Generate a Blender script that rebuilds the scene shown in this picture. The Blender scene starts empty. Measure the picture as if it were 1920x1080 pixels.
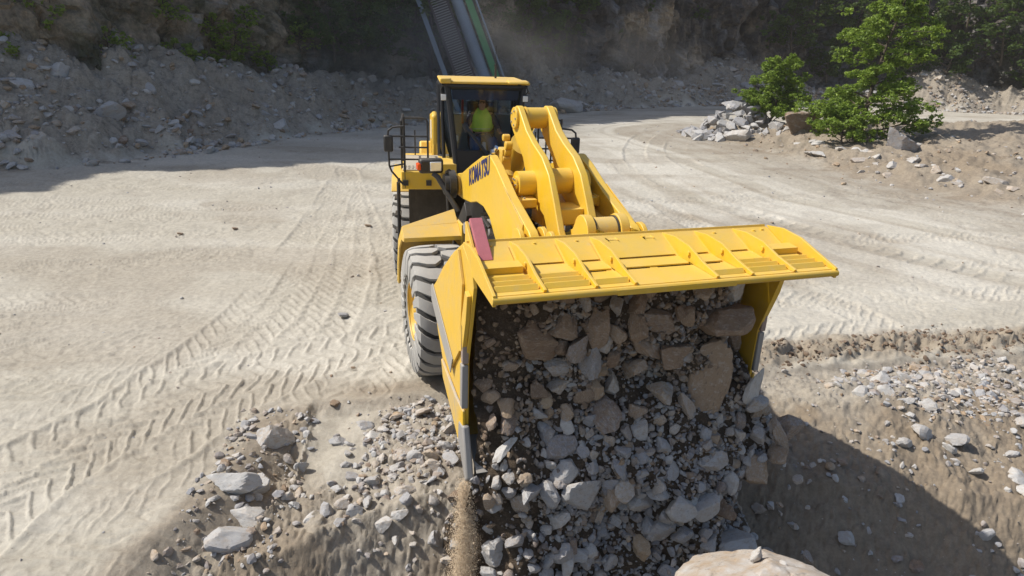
import bpy, bmesh, math, random
import numpy as np
from mathutils import Vector, Matrix, Quaternion
rad = math.radians
SC = bpy.context.scene
COL = SC.collection
random.seed(7)
RNG = np.random.default_rng(11)

# ------------------------------------------------------------------ camera, sky, sun, exposure
CAM_F, CAM_TH, CAM_H, CAM_ROLL = 1228.0, rad(20.2), 4.99, rad(1.8)
cd = bpy.data.cameras.new('camera'); cam = bpy.data.objects.new('camera', cd); COL.objects.link(cam)
cd.sensor_width = 36.0; cd.lens = 36.0 * CAM_F / 1920.0; cd.clip_start = 0.1; cd.clip_end = 2000
_R = Vector((1, 0, 0)); _U = Vector((0, math.sin(CAM_TH), math.cos(CAM_TH))); _B = Vector((0, -math.cos(CAM_TH), math.sin(CAM_TH)))
_X = _R * math.cos(CAM_ROLL) + _U * math.sin(CAM_ROLL); _Y = _U * math.cos(CAM_ROLL) - _R * math.sin(CAM_ROLL)
cam.matrix_world = Matrix(((_X.x, _Y.x, _B.x, 0), (_X.y, _Y.y, _B.y, 0), (_X.z, _Y.z, _B.z, CAM_H), (0, 0, 0, 1)))
SC.camera = cam

SUN_EL, SUN_BACK = rad(50), rad(6)           # to the sun: from the left, a little behind the machine
to_sun = Vector((-math.cos(SUN_EL) * math.cos(SUN_BACK), math.cos(SUN_EL) * math.sin(SUN_BACK), math.sin(SUN_EL)))
sl = bpy.data.lights.new('sun', 'SUN'); sl.energy = 4.4; sl.angle = rad(0.6); sl.color = (1.0, 0.95, 0.87)
so = bpy.data.objects.new('sun', sl); COL.objects.link(so); so.rotation_euler = to_sun.to_track_quat('Z', 'Y').to_euler(); so.location = (-20, 10, 40)
W = bpy.data.worlds.new('World'); SC.world = W; W.use_nodes = True
wn = W.node_tree; bg = wn.nodes['Background']; sky = wn.nodes.new('ShaderNodeTexSky'); sky.sky_type = 'NISHITA'; sky.sun_disc = False
sky.sun_elevation = SUN_EL; sky.sun_rotation = math.atan2(to_sun.x, to_sun.y); sky.dust_density = 2.0
wn.links.new(sky.outputs[0], bg.inputs[0]); bg.inputs[1].default_value = 0.115
SC.view_settings.view_transform = 'Standard'; SC.view_settings.look = 'None'; SC.view_settings.gamma = 1; SC.view_settings.exposure = 0.22
SC.render.engine = 'CYCLES'; SC.cycles.max_bounces = 6; SC.cycles.transparent_max_bounces = 12; SC.cycles.use_denoising = True

# ------------------------------------------------------------------ numpy noise
def _h(ix, iy, iz, s):
    v = (ix.astype(np.int64) * 374761393 + iy.astype(np.int64) * 668265263 + iz.astype(np.int64) * 2147483647 + s * 974634777) & 0xffffffff
    v = ((v ^ (v >> 13)) * 1274126177) & 0xffffffff
    v = ((v ^ (v >> 16)) * 2246822519) & 0xffffffff
    return ((v ^ (v >> 15)) & 0xffffff) / float(0xffffff)
def vn(x, y, z=None, s=0):
    x = np.asarray(x, float); y = np.asarray(y, float); z = np.zeros_like(x) if z is None else np.asarray(z, float)
    ix, iy, iz = np.floor(x), np.floor(y), np.floor(z); fx, fy, fz = x - ix, y - iy, z - iz
    fx, fy, fz = [f * f * (3 - 2 * f) for f in (fx, fy, fz)]; r = 0
    for dx in (0, 1):
        for dy in (0, 1):
            for dz in (0, 1):
                if dz == 1 and not np.any(fz): continue
                w = (fx if dx else 1 - fx) * (fy if dy else 1 - fy) * (fz if dz else 1 - fz)
                r = r + w * _h(ix + dx, iy + dy, iz + dz, s)
    return r * 2 - 1
def fbm(x, y, z=None, s=0, o=4, g=0.5):
    r, a, f = 0, 1.0, 1.0
    for k in range(o):
        r = r + a * vn(x * f, y * f, None if z is None else z * f, s + k * 7); a *= g; f *= 2.03
    return r
def cell(x, y, z, s=0):
    "Worley: value of the nearest cell, F1, F2"
    ix, iy, iz = np.floor(x), np.floor(y), np.floor(z)
    f1 = np.full(x.shape, 9.0); f2 = f1.copy(); val = np.zeros(x.shape)
    for dx in (-1, 0, 1):
        for dy in (-1, 0, 1):
            for dz in (-1, 0, 1):
                cx, cy, cz = ix + dx, iy + dy, iz + dz
                d = (cx + _h(cx, cy, cz, s) - x) ** 2 + (cy + _h(cx, cy, cz, s + 1) - y) ** 2 + (cz + _h(cx, cy, cz, s + 2) - z) ** 2
                m = d < f1
                f2 = np.where(m, f1, np.minimum(f2, d)); val = np.where(m, _h(cx, cy, cz, s + 3), val); f1 = np.where(m, d, f1)
    return val, np.sqrt(f1), np.sqrt(f2)
def sst(a, b, x):
    t = np.clip((x - a) / (b - a), 0, 1); return t * t * (3 - 2 * t)

# ------------------------------------------------------------------ materials
def mat(name):
    m = bpy.data.materials.new(name); m.use_nodes = True
    nt = m.node_tree; b = nt.nodes['Principled BSDF']; return m, nt, b
def N(nt, t, **kw):
    n = nt.nodes.new(t)
    for k, v in kw.items():
        if k in n.inputs.keys(): n.inputs[k].default_value = v
        else: setattr(n, k, v)
    return n
def L(nt, a, b): nt.links.new(a, b)
def noise(nt, scale, detail=6, rough=0.6, coord='Object', vec=None, mapscale=None):
    n = N(nt, 'ShaderNodeTexNoise'); n.inputs['Scale'].default_value = scale; n.inputs['Detail'].default_value = detail; n.inputs['Roughness'].default_value = rough
    tc = N(nt, 'ShaderNodeTexCoord')
    src = tc.outputs[coord]
    if mapscale:
        mp = N(nt, 'ShaderNodeMapping'); mp.inputs['Scale'].default_value = mapscale; L(nt, src, mp.inputs[0]); src = mp.outputs[0]
    L(nt, src, n.inputs['Vector']); return n.outputs['Fac']
def ramp(nt, fac, stops):
    r = N(nt, 'ShaderNodeValToRGB'); e = r.color_ramp.elements
    while len(e) < len(stops): e.new(0.5)
    for k, (p, c) in enumerate(stops):
        e[k].position = p; e[k].color = (c[0], c[1], c[2], 1) if not isinstance(c, (int, float)) else (c, c, c, 1)
    L(nt, fac, r.inputs[0]); return r.outputs[0]
def mix(nt, fac, a, b, blend='MIX'):
    m = N(nt, 'ShaderNodeMix', data_type='RGBA', blend_type=blend)
    if isinstance(fac, (int, float)): m.inputs[0].default_value = fac
    else: L(nt, fac, m.inputs[0])
    for i, v in ((6, a), (7, b)):
        if isinstance(v, tuple): m.inputs[i].default_value = (*v, 1)
        else: L(nt, v, m.inputs[i])
    return m.outputs[2]
def mth(nt, op, a, b=0.0, clamp=False):
    m = N(nt, 'ShaderNodeMath', operation=op); m.use_clamp = clamp
    for i, v in ((0, a), (1, b)):
        if isinstance(v, (int, float)): m.inputs[i].default_value = v
        else: L(nt, v, m.inputs[i])
    return m.outputs[0]
def attr(nt, name):
    a = N(nt, 'ShaderNodeAttribute'); a.attribute_name = name; return a.outputs['Fac']
def bump(nt, b, h, strength=0.5, dist=0.02):
    u = N(nt, 'ShaderNodeBump'); u.inputs['Strength'].default_value = strength; u.inputs['Distance'].default_value = dist
    L(nt, h, u.inputs['Height']); L(nt, u.outputs[0], b.inputs['Normal'])

def make_paint(name, base, dusty=0.5, rough=0.38, dust=(0.46, 0.40, 0.30)):
    m, nt, b = mat(name)
    n1 = noise(nt, 1.7, 8, 0.7); n2 = noise(nt, 14, 6, 0.7); n3 = noise(nt, 3.0, 8, 0.75, mapscale=(1, 1, 0.25))
    col = mix(nt, n2, tuple(c * 0.93 for c in base), tuple(min(1, c * 1.05) for c in base))
    d1 = ramp(nt, n1, [(0.42, 0.0), (0.75, 1.0)]); d2 = ramp(nt, n3, [(0.45, 0.0), (0.8, 1.0)])
    geo = N(nt, 'ShaderNodeNewGeometry'); sx = N(nt, 'ShaderNodeSeparateXYZ'); L(nt, geo.outputs['True Normal'], sx.inputs[0])
    up = mth(nt, 'MAXIMUM', sx.outputs[2], 0.0)
    f = mth(nt, 'ADD', mth(nt, 'MULTIPLY', up, 0.35), mth(nt, 'ADD', mth(nt, 'MULTIPLY', d1, 0.5), mth(nt, 'MULTIPLY', d2, 0.4)))
    n4 = noise(nt, 9, 10, 0.8, mapscale=(1, 1, .35)); f = mth(nt, 'ADD', f, ramp(nt, n4, [(0.55, 0.0), (0.72, 0.7)]))
    f = mth(nt, 'MULTIPLY', f, dusty, clamp=True)
    sc_ = noise(nt, 22, 8, 0.75, mapscale=(1, .12, 1)); col = mix(nt, ramp(nt, sc_, [(0.66, 0.0), (0.72, 0.6 * min(1, dusty * 2))]), col, (0.20, 0.17, 0.13))
    col = mix(nt, f, col, dust); L(nt, col, b.inputs['Base Color'])
    r = mth(nt, 'ADD', mth(nt, 'MULTIPLY', f, 0.6), rough, clamp=True); L(nt, r, b.inputs['Roughness'])
    bump(nt, b, n2, 0.08, 0.01); return m
def simple(name, base, rough=0.6, metal=0.0, var=0.25, scale=6):
    m, nt, b = mat(name); n = noise(nt, scale, 6, 0.65)
    L(nt, mix(nt, n, tuple(c * (1 - var) for c in base), tuple(min(1, c * (1 + var)) for c in base)), b.inputs['Base Color'])
    b.inputs['Roughness'].default_value = rough; b.inputs['Metallic'].default_value = metal
    bump(nt, b, noise(nt, scale * 6, 4), 0.15, 0.005); return m
M = {}
YEL = (0.74, 0.455, 0.024)
M['yellow'] = make_paint('yellow_paint', YEL, 0.42)
M['yellow_clean'] = make_paint('yellow_paint_clean', (0.75, 0.475, 0.025), 0.38, 0.35)
M['yellow_dusty'] = make_paint('yellow_paint_dusty', YEL, 0.75, 0.5)
M['black'] = make_paint('black_metal', (0.018, 0.018, 0.02), 0.18, 0.45)
M['darkbrown'] = make_paint('dusty_rubber_flap', (0.045, 0.038, 0.03), 0.25, 0.8)
M['rubber'] = simple('rubber', (0.035, 0.034, 0.033), 0.85)
M['tread'] = make_paint('dusty_tread', (0.33, 0.325, 0.31), 0.8, 0.85, (0.50, 0.475, 0.425))
M['groove'] = make_paint('dark_rubber', (0.03, 0.03, 0.03), 0.15, 0.85)
M['sidewall'] = make_paint('dusty_sidewall', (0.20, 0.195, 0.18), 0.9, 0.85, (0.45, 0.42, 0.37))
M['worn_yellow'] = make_paint('worn_yellow_paint', YEL, 1.3, 0.5, (0.36, 0.34, 0.31)); M['steel'] = make_paint('worn_steel', (0.30, 0.29, 0.28), 0.35, 0.45)
M['worn'] = make_paint('worn_grey_edge', (0.33, 0.32, 0.30), 0.4, 0.6)
M['chrome'] = simple('chrome', (0.8, 0.8, 0.8), 0.15, 1.0, 0.05)
M['pink'] = simple('faded_red_paint', (0.42, 0.13, 0.15), 0.7, 0, 0.2, 20)
M['cutter'] = make_paint('cutter_steel', (0.34, 0.27, 0.23), 0.4, 0.6, (0.40, 0.22, 0.17)); M['sand'] = simple('falling_sand', (0.66, 0.53, 0.37), 0.9, 0, 0.15, 40); M['rust'] = simple('rust', (0.32, 0.12, 0.05), 0.8, 0, 0.4, 12)
M['navy'] = simple('navy_lettering', (0.025, 0.03, 0.13), 0.4, 0, 0.1)
M['white'] = simple('white_paint', (0.75, 0.76, 0.78), 0.4, 0, 0.05)
M['lens'] = simple('lamp_lens', (0.86, 0.88, 0.90), 0.12, 0.3, 0.12, 60)
M['amber'] = simple('amber_lens', (0.85, 0.10, 0.01), 0.2, 0, 0.1)
M['cabdark'] = simple('cab_trim', (0.02, 0.022, 0.028), 0.5)
M['cabint'] = simple('cab_interior', (0.30, 0.37, 0.42), 0.7)  # pale blue paints brightness and the windscreen's sky reflection into the interior
M['seat'] = simple('seat_fabric', (0.02, 0.02, 0.025), 0.9)
M['vest'] = simple('hi_vis_vest', (0.58, 0.98, 0.10), 0.7, 0, 0.12, 12)
M['reflect'] = simple('reflective_tape', (0.65, 0.67, 0.68), 0.4)
M['shirt'] = simple('navy_cloth', (0.03, 0.04, 0.08), 0.9)
M['jeans'] = simple('blue_trousers', (0.07, 0.11, 0.20), 0.9)
M['skin'] = simple('skin', (0.55, 0.30, 0.21), 0.55, 0, 0.08)
M['hair'] = simple('dark_cap', (0.02, 0.02, 0.025), 0.8)
M['red'] = simple('red_belt', (0.45, 0.02, 0.02), 0.6)
M['conv_blue'] = simple('grey_blue_pipe', (0.22, 0.27, 0.33), 0.55, 0, 0.15, 2)
M['conv_green'] = simple('green_cover', (0.06, 0.26, 0.09), 0.6, 0, 0.2, 2)
M['conv_dark'] = simple('rusty_lattice', (0.07, 0.05, 0.055), 0.8, 0, 0.3, 3)
M['deck'] = simple('deck_plate', (0.45, 0.40, 0.32), 0.7, 0, 0.2, 30)
def glass(nm='sky_tint_cab_glass', tc=(0.78, 0.85, 0.90, 1), add=0.01):  # default blue tint stands in for sky reflected in the windscreen
    m = bpy.data.materials.new(nm); m.use_nodes = True; nt = m.node_tree; nt.nodes.clear()
    o = N(nt, 'ShaderNodeOutputMaterial'); t = N(nt, 'ShaderNodeBsdfTransparent'); t.inputs[0].default_value = tc
    g = N(nt, 'ShaderNodeBsdfGlossy'); g.inputs['Roughness'].default_value = 0.05; g.inputs[0].default_value = (0.8, 0.85, 0.9, 1)
    f = N(nt, 'ShaderNodeFresnel'); f.inputs[0].default_value = 1.5; x = N(nt, 'ShaderNodeMixShader')
    L(nt, mth(nt, 'ADD', f.outputs[0], add), x.inputs[0]); L(nt, t.outputs[0], x.inputs[1]); L(nt, g.outputs[0], x.inputs[2]); L(nt, x.outputs[0], o.inputs[0]); return m
M['glass'] = glass(); M['glass_rear'] = glass('rear_glass', (0.55, 0.66, 0.72, 1), 0.0); M['glass_dark'] = glass('dark_side_glass', (0.30, 0.34, 0.34, 1), 0.0)

GREY, GREY2, TAN, BROWN, PALE = (0.37, 0.378, 0.40), (0.25, 0.258, 0.285), (0.44, 0.31, 0.18), (0.18, 0.105, 0.055), (0.58, 0.565, 0.53)
def make_rock(name, use_attr, wet=0.0, dark=1.0):
    "limestone: grey to tan, dirt-coated in patches; 'tone' 0 grey .. 1 brown"
    m, nt, b = mat(name)
    if use_attr: tone = attr(nt, 'tone'); tint = attr(nt, 'tint')
    else:
        oi = N(nt, 'ShaderNodeObjectInfo'); sc = N(nt, 'ShaderNodeSeparateColor'); L(nt, oi.outputs['Color'], sc.inputs[0]); tone = sc.outputs[0]; tint = sc.outputs[1]
    n1 = noise(nt, 5, 8, 0.7); n2 = noise(nt, 25, 6, 0.7); n3 = noise(nt, 2.2, 5, 0.6)
    g = mix(nt, tint, GREY2, PALE); g = mix(nt, 0.2, g, GREY)
    t = mix(nt, tint, BROWN, TAN)
    f = mth(nt, 'ADD', tone, mth(nt, 'MULTIPLY', mth(nt, 'SUBTRACT', n1, 0.5), 1.3), clamp=True)
    f = ramp(nt, f, [(0.25, 0.0), (0.75, 1.0)])
    c = mix(nt, f, g, t)
    c = mix(nt, ramp(nt, n3, [(0.45, 0.0), (0.75, 0.5)]), c, tuple(x * 0.8 for x in TAN))
    n4 = noise(nt, 7, 5, 0.7); vein = noise(nt, 3.0, 6, 0.75, mapscale=(1, 1, 3.5))
    c = mix(nt, ramp(nt, n4, [(0.33, 0.60), (0.44, 0.0)]), c, mix(nt, 0.8, c, (0.02, 0.015, 0.01)))
    c = mix(nt, ramp(nt, vein, [(0.52, 0.0), (0.66, 0.45)]), c, (0.58, 0.55, 0.50))
    c = mix(nt, n2, mix(nt, 0.22, c, (0.03, 0.025, 0.02)), mix(nt, 0.15, c, (0.7, 0.68, 0.65)))
    if dark != 1: c = mix(nt, 1.0, c, (dark, dark, dark), 'MULTIPLY')
    L(nt, c, b.inputs['Base Color']); b.inputs['Roughness'].default_value = 0.85
    bump(nt, b, mth(nt, 'ADD', mth(nt, 'ADD', n2, n4), mth(nt, 'MULTIPLY', vein, 1.0)), 0.35, 0.015); return m
M['rock'] = make_rock('limestone', False)
M['rock_stuff'] = make_rock('limestone_rubble', True)
M['rock_dark'] = make_rock('limestone_in_dirt', True, 0, 0.8)

def make_ground():
    m, nt, b = mat('quarry_floor')
    rub, dirt, pale = attr(nt, 'rub'), attr(nt, 'dirt'), attr(nt, 'pale')
    nl = noise(nt, 0.25, 6, 0.6); nm = noise(nt, 1.6, 8, 0.7); nf = noise(nt, 9, 8, 0.75); ng = noise(nt, 45, 4, 0.7)
    c = mix(nt, ramp(nt, nl, [(0.35, 0.0), (0.65, 1.0)]), (0.40, 0.365, 0.295), (0.47, 0.44, 0.375))
    c = mix(nt, ramp(nt, nm, [(0.35, 0.0), (0.7, 1.0)]), c, (0.50, 0.465, 0.39))
    c = mix(nt, pale, c, (0.57, 0.54, 0.47))
    nq = noise(nt, 3.2, 10, 0.8); rubc = mix(nt, mth(nt, 'ADD', mth(nt, 'MULTIPLY', nf, .4), mth(nt, 'MULTIPLY', nq, .6)), (0.21, 0.175, 0.135), (0.46, 0.41, 0.335)); rubc = mix(nt, ramp(nt, nq, [(0.36, 0.75), (0.5, 0.0)]), rubc, (0.10, 0.085, 0.07))
    c = mix(nt, rub, c, rubc)
    dc = mix(nt, nf, (0.16, 0.12, 0.08), (0.34, 0.28, 0.205))
    c = mix(nt, dirt, c, dc)
    c = mix(nt, ramp(nt, nf, [(0.3, 0.75), (0.62, 0.0)]), c, mix(nt, 0.5, c, (0.10, 0.08, 0.06)))
    c = mix(nt, ramp(nt, ng, [(0.28, 0.6), (0.42, 0.0)]), c, mix(nt, 0.6, c, (0.09, 0.08, 0.07)))
    L(nt, c, b.inputs['Base Color']); b.inputs['Roughness'].default_value = 0.95
    bump(nt, b, mth(nt, 'ADD', mth(nt, 'MULTIPLY', nf, 1.0), mth(nt, 'MULTIPLY', ng, 0.35)), 0.6, 0.03); return m
M['ground'] = make_ground()
def make_cliff():
    m, nt, b = mat('cliff_rock')
    tan, veg, grey = attr(nt, 'tan'), attr(nt, 'veg'), attr(nt, 'grey')
    n0 = noise(nt, 0.35, 8, 0.7); n1 = noise(nt, 1.2, 10, 0.75); n2 = noise(nt, 5, 8, 0.75); ns = noise(nt, 0.9, 8, 0.7, mapscale=(1, 1, 0.2))
    c = mix(nt, n1, (0.03, 0.026, 0.026), (0.13, 0.115, 0.105))  # very dark base paints the shade of the cliff face into the rock
    c = mix(nt, ramp(nt, ns, [(0.5, 0.0), (0.62, 0.8)]), c, (0.24, 0.19, 0.145))
    c = mix(nt, mth(nt, 'MULTIPLY', tan, ramp(nt, n1, [(0.34, 0.3), (0.56, 1.0)]), clamp=True), c, (0.46, 0.36, 0.25))
    c = mix(nt, mth(nt, 'MULTIPLY', grey, ramp(nt, n1, [(0.35, 0.2), (0.6, 1.0)]), clamp=True), c, (0.30, 0.295, 0.30))
    c = mix(nt, mth(nt, 'MULTIPLY', veg, ramp(nt, n0, [(0.42, 0.0), (0.6, 0.85)]), clamp=True), c, (0.045, 0.055, 0.022))
    c = mix(nt, ramp(nt, n2, [(0.3, 0.8), (0.55, 0.0)]), c, mix(nt, 0.6, c, (0.008, 0.008, 0.008)))
    L(nt, c, b.inputs['Base Color']); b.inputs['Roughness'].default_value = 0.95
    bump(nt, b, mth(nt, 'ADD', n2, n1), 0.9, 0.12); return m
M['cliff'] = make_cliff()
def make_dirt():
    m, nt, b = mat('loose_brown_dirt')
    n1 = noise(nt, 4, 8, 0.75); n2 = noise(nt, 30, 8, 0.8); n3 = noise(nt, 90, 4, 0.7)
    c = mix(nt, n1, (0.055, 0.038, 0.024), (0.15, 0.105, 0.065)); c = mix(nt, ramp(nt, n2, [(0.5, 0), (0.75, 0.8)]), c, (0.26, 0.20, 0.14))
    c = mix(nt, ramp(nt, n3, [(0.6, 0), (0.72, 1)]), c, (0.33, 0.29, 0.24))
    L(nt, c, b.inputs['Base Color']); b.inputs['Roughness'].default_value = 0.97; bump(nt, b, mth(nt, 'ADD', n2, n3), 1.0, 0.04); return m
M['dirt'] = make_dirt()
def make_leaf(name, dark, light):
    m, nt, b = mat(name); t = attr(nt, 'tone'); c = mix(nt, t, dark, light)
    L(nt, c, b.inputs['Base Color']); b.inputs['Roughness'].default_value = 0.6
    tr = N(nt, 'ShaderNodeBsdfTranslucent'); L(nt, mix(nt, 0.5, c, (0.30, 0.42, 0.04)), tr.inputs[0])
    mx = N(nt, 'ShaderNodeMixShader'); mx.inputs[0].default_value = 0.35; o = nt.nodes['Material Output']
    L(nt, b.outputs[0], mx.inputs[1]); L(nt, tr.outputs[0], mx.inputs[2]); L(nt, mx.outputs[0], o.inputs[0]); return m
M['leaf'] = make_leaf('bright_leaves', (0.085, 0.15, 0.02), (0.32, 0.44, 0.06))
M['leaf_dark'] = make_leaf('shaded_leaves', (0.03, 0.06, 0.014), (0.09, 0.15, 0.03))  # darker copy of the leaves, background shade put into the colour
M['bark'] = simple('bark', (0.09, 0.07, 0.05), 0.9, 0, 0.4, 8)

# ------------------------------------------------------------------ mesh helpers
def link(name, me, m=None, parent=None, kind=None, label=None, cat=None, group=None):
    o = bpy.data.objects.new(name, me); COL.objects.link(o)
    if m is not None and me is not None: me.materials.append(m)
    if parent is not None: o.parent = parent
    tagp(o, label, cat, group, kind); return o
def tagp(o, label=None, cat=None, group=None, kind=None):
    if label: o['label'] = label
    if cat: o['category'] = cat
    if group: o['group'] = group
    if kind: o['kind'] = kind
def empty(name, loc, rz, label, cat, group=None):
    o = bpy.data.objects.new(name, None); COL.objects.link(o); o.location = loc; o.rotation_euler = (0, 0, rz); o.empty_display_size = 0.3
    tagp(o, label, cat, group); return o
def np_mesh(name, verts, faces, smooth=False, attrs=None):
    "verts (n,3); faces (m,k) all same k"
    verts = np.asarray(verts, np.float32); faces = np.asarray(faces, np.int32); m, k = faces.shape
    me = bpy.data.meshes.new(name); me.vertices.add(len(verts)); me.vertices.foreach_set('co', verts.ravel())
    me.loops.add(m * k); me.loops.foreach_set('vertex_index', faces.ravel())
    me.polygons.add(m); me.polygons.foreach_set('loop_start', np.arange(0, m * k, k, dtype=np.int32)); me.polygons.foreach_set('loop_total', np.full(m, k, np.int32))
    me.polygons.foreach_set('use_smooth', np.full(m, smooth))
    for an, av in (attrs or {}).items():
        a = me.attributes.new(an, 'FLOAT', 'POINT'); a.data.foreach_set('value', np.asarray(av, np.float32).ravel())
    me.update(calc_edges=True); return me
def grid_faces(nr, nc, wrap=False):
    i = np.arange(nr - 1)[:, None]; j = np.arange(nc if wrap else nc - 1)[None, :]
    a = i * nc + j; b = i * nc + (j + 1) % nc
    return np.stack([a, b, b + nc, a + nc], -1).reshape(-1, 4)

class MB:
    "collects shapes in the machine frame: (r across to image right, u forward, z up)"
    def __init__(s, off=0.0): s.v = []; s.f = []; s.off = off
    def P(s, r, u, z): return (r, -(u - s.off), z)
    def add(s, pts, faces):
        n = len(s.v); s.v += [s.P(*p) for p in pts]; s.f += [tuple(n + i for i in f) for f in faces]
    def box(s, r0, r1, u0, u1, z0, z1):
        s.add([(r0, u0, z0), (r1, u0, z0), (r1, u1, z0), (r0, u1, z0), (r0, u0, z1), (r1, u0, z1), (r1, u1, z1), (r0, u1, z1)],
              [(0, 1, 2, 3), (4, 7, 6, 5), (0, 4, 5, 1), (1, 5, 6, 2), (2, 6, 7, 3), (3, 7, 4, 0)])
    def prism(s, prof, r0, r1):
        "extrude an (u,z) outline from r0 to r1"
        n = len(prof); s.add([(r0, u, z) for u, z in prof] + [(r1, u, z) for u, z in prof],
                             [tuple(range(n)), tuple(range(2 * n - 1, n - 1, -1))] + [(i, n + i, n + (i + 1) % n, (i + 1) % n) for i in range(n)])
    def slab(s, prof, r0, r1, t):
        "a bent sheet of thickness t following an open (u,z) line"
        up = []
        for i, (u, z) in enumerate(prof):
            a = prof[max(0, i - 1)]; b = prof[min(len(prof) - 1, i + 1)]; d = Vector((b[0] - a[0], b[1] - a[1])).normalized(); up.append((u - d.y * t, z + d.x * t))
        s.prism(list(prof) + up[::-1], r0, r1)
    def tube(s, pts, rad_, seg=10, caps=True):
        pts = [Vector(p) for p in pts]; n0 = len(pts); rr = rad_ if isinstance(rad_, (list, tuple)) else [rad_] * n0
        ring = []; prev = None
        for i, p in enumerate(pts):
            d = (pts[min(n0 - 1, i + 1)] - pts[max(0, i - 1)]).normalized()
            if prev is None: a = d.orthogonal().normalized()
            else: a = (prev - d * prev.dot(d)).normalized()
            prev = a; b = d.cross(a)
            ring.append([p + (a * math.cos(2 * math.pi * k / seg) + b * math.sin(2 * math.pi * k / seg)) * rr[i] for k in range(seg)])
        vs = [tuple(q) for r in ring for q in r]; fs = []
        for i in range(n0 - 1):
            for k in range(seg): fs.append((i * seg + k, i * seg + (k + 1) % seg, (i + 1) * seg + (k + 1) % seg, (i + 1) * seg + k))
        if caps: fs += [tuple(range(seg)), tuple(range(n0 * seg - 1, (n0 - 1) * seg - 1, -1))]
        s.add(vs, fs)
    def cyl(s, p0, p1, r, seg=24): s.tube([p0, p1], r, seg)
    def cylr(s, r0, r1, u, z, rad_, seg=28): s.tube([(r0, u, z), (r1, u, z)], rad_, seg)
    def build(s, name, m, parent, bevel=0.0, smooth=35, label=None):
        me = bpy.data.meshes.new(name); me.from_pydata(s.v, [], s.f); me.validate()
        bm = bmesh.new(); bm.from_mesh(me); bmesh.ops.recalc_face_normals(bm, faces=bm.faces); bm.to_mesh(me); bm.free()
        if smooth and not bevel: me.shade_smooth(); me.set_sharp_from_angle(angle=rad(smooth))
        o = link(name, me, M[m] if isinstance(m, str) else m, parent, label=label)
        if bevel:
            b = o.modifiers.new('bevel', 'BEVEL'); b.width = bevel; b.segments = 2; b.limit_method = 'ANGLE'; b.angle_limit = rad(35); b.use_clamp_overlap = True
            me.shade_smooth(); me.set_sharp_from_angle(angle=rad(40))
        return o
def arc(cu, cz, r, a0, a1, n=8): return [(cu + r * math.cos(rad(a0 + (a1 - a0) * k / n)), cz + r * math.sin(rad(a0 + (a1 - a0) * k / n))) for k in range(n + 1)]

# ------------------------------------------------------------------ the ground
X0, Y0, PHI, PHI2 = 0.09, 10.07, rad(17.66), rad(8.13)
def world(r, u, z=0): return Vector((X0 + r * math.cos(PHI) + u * math.sin(PHI), Y0 + r * math.sin(PHI) - u * math.cos(PHI), z))
FOOT = np.array([(-70, -10), (-40, 8), (-29, 19), (-20, 26), (-15.5, 31), (-12.5, 38), (-10, 43), (-4, 50), (4, 58), (13, 66), (25, 73), (38, 76), (52, 72), (66, 58), (80, 30), (95, 0)], float)
BANK = np.array([(90, 60), (48, 56), (30, 52), (19, 48.5), (13, 46), (11.3, 43.5), (13.6, 37), (14.6, 31), (15.6, 27), (19, 22), (27, 17), (45, 12)], float)
def poly_dist(x, y, P):
    "signed distance to an open polyline (positive on its left side) and arc length at the foot"
    best = np.full(x.shape, 1e9); sg = np.zeros(x.shape); al = np.zeros(x.shape); acc = 0.0
    for a, b in zip(P[:-1], P[1:]):
        d = b - a; ln = np.hypot(*d); t = np.clip(((x - a[0]) * d[0] + (y - a[1]) * d[1]) / ln ** 2, 0, 1)
        dx, dy = x - a[0] - t * d[0], y - a[1] - t * d[1]; dd = np.hypot(dx, dy); m = dd < best - 1e-9
        best = np.where(m, dd, best); sg = np.where(m, np.sign(d[0] * dy - d[1] * dx), sg); al = np.where(m, acc + t * ln, al); acc += ln
    return best * sg, al
TRACKS = []   # (points, half width, lug period, slant, depth)
def trk(pts, hw=0.42, per=0.30, slant=1.0, dep=0.03, sm=6):
    p = np.array(pts, float)
    for _ in range(3):                                           # Chaikin
        q = [p[0]]
        for a, b in zip(p[:-1], p[1:]): q += [a * .75 + b * .25, a * .25 + b * .75]
        q.append(p[-1]); p = np.array(q)
    TRACKS.append((p, hw, per, slant, dep))
trk([(-9, 4.5), (-6.2, 6.6), (-4.6, 8.6), (-2.3, 11), (-1.8, 14)], .45, .30, 1.3)
trk([(-12, 9), (-8, 9.8), (-5.0, 10.9), (-1.9, 12.6), (-1.8, 15)], .45, .31, -1.2, .028)
trk([(-13, 11), (-9, 11.2), (-6, 11.9), (-3.4, 13.4), (-2.4, 17)], .45, .31, 1.2, .028)
trk([(-16, 13.4), (-10, 13.8), (-6, 14.2), (-3, 16), (-2.5, 22)], .45, .31, -1.2)
trk([(-16, 16), (-10, 16.6), (-6, 18), (-3, 22)], .45, .31, 1.2)
trk([(-18, 20), (-12, 19.5), (-7, 21), (-3, 27)], .5, .33, 1.2)
trk([(-6.6, 4), (-5.2, 6.4), (-3.9, 8.2), (-3.0, 9.4), (-1.9, 10.6)], .42, .30, 1.0, .025)
trk([(-4.9, 3.5), (-4.1, 6.0), (-3.5, 7.4), (-2.9, 8.8), (-1.4, 9.6)], .30, .30, .3, .03)
trk([(-2.6, 9.0), (-2.2, 10.6), (-3.5, 15), (-6, 24), (-6, 36)], .45, .30, 1.1, .03)
trk([(-7.5, 9.2), (-4.2, 9.3), (-1.5, 9.5)], .5, .28, -1.1, .035)
trk([(5.0, 9.9), (5.2, 11), (4.5, 14), (3.0, 20), (3, 30)], .45, .30, 1.1, .035)
trk([(7.5, 10.4), (7.4, 12), (6.6, 15), (5.0, 22), (5, 32)], .45, .30, -1.1, .035)
trk([(2.4, 12), (3.8, 11.2), (6, 11), (10, 12)], .5, .30, 1.2, .03)
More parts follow.
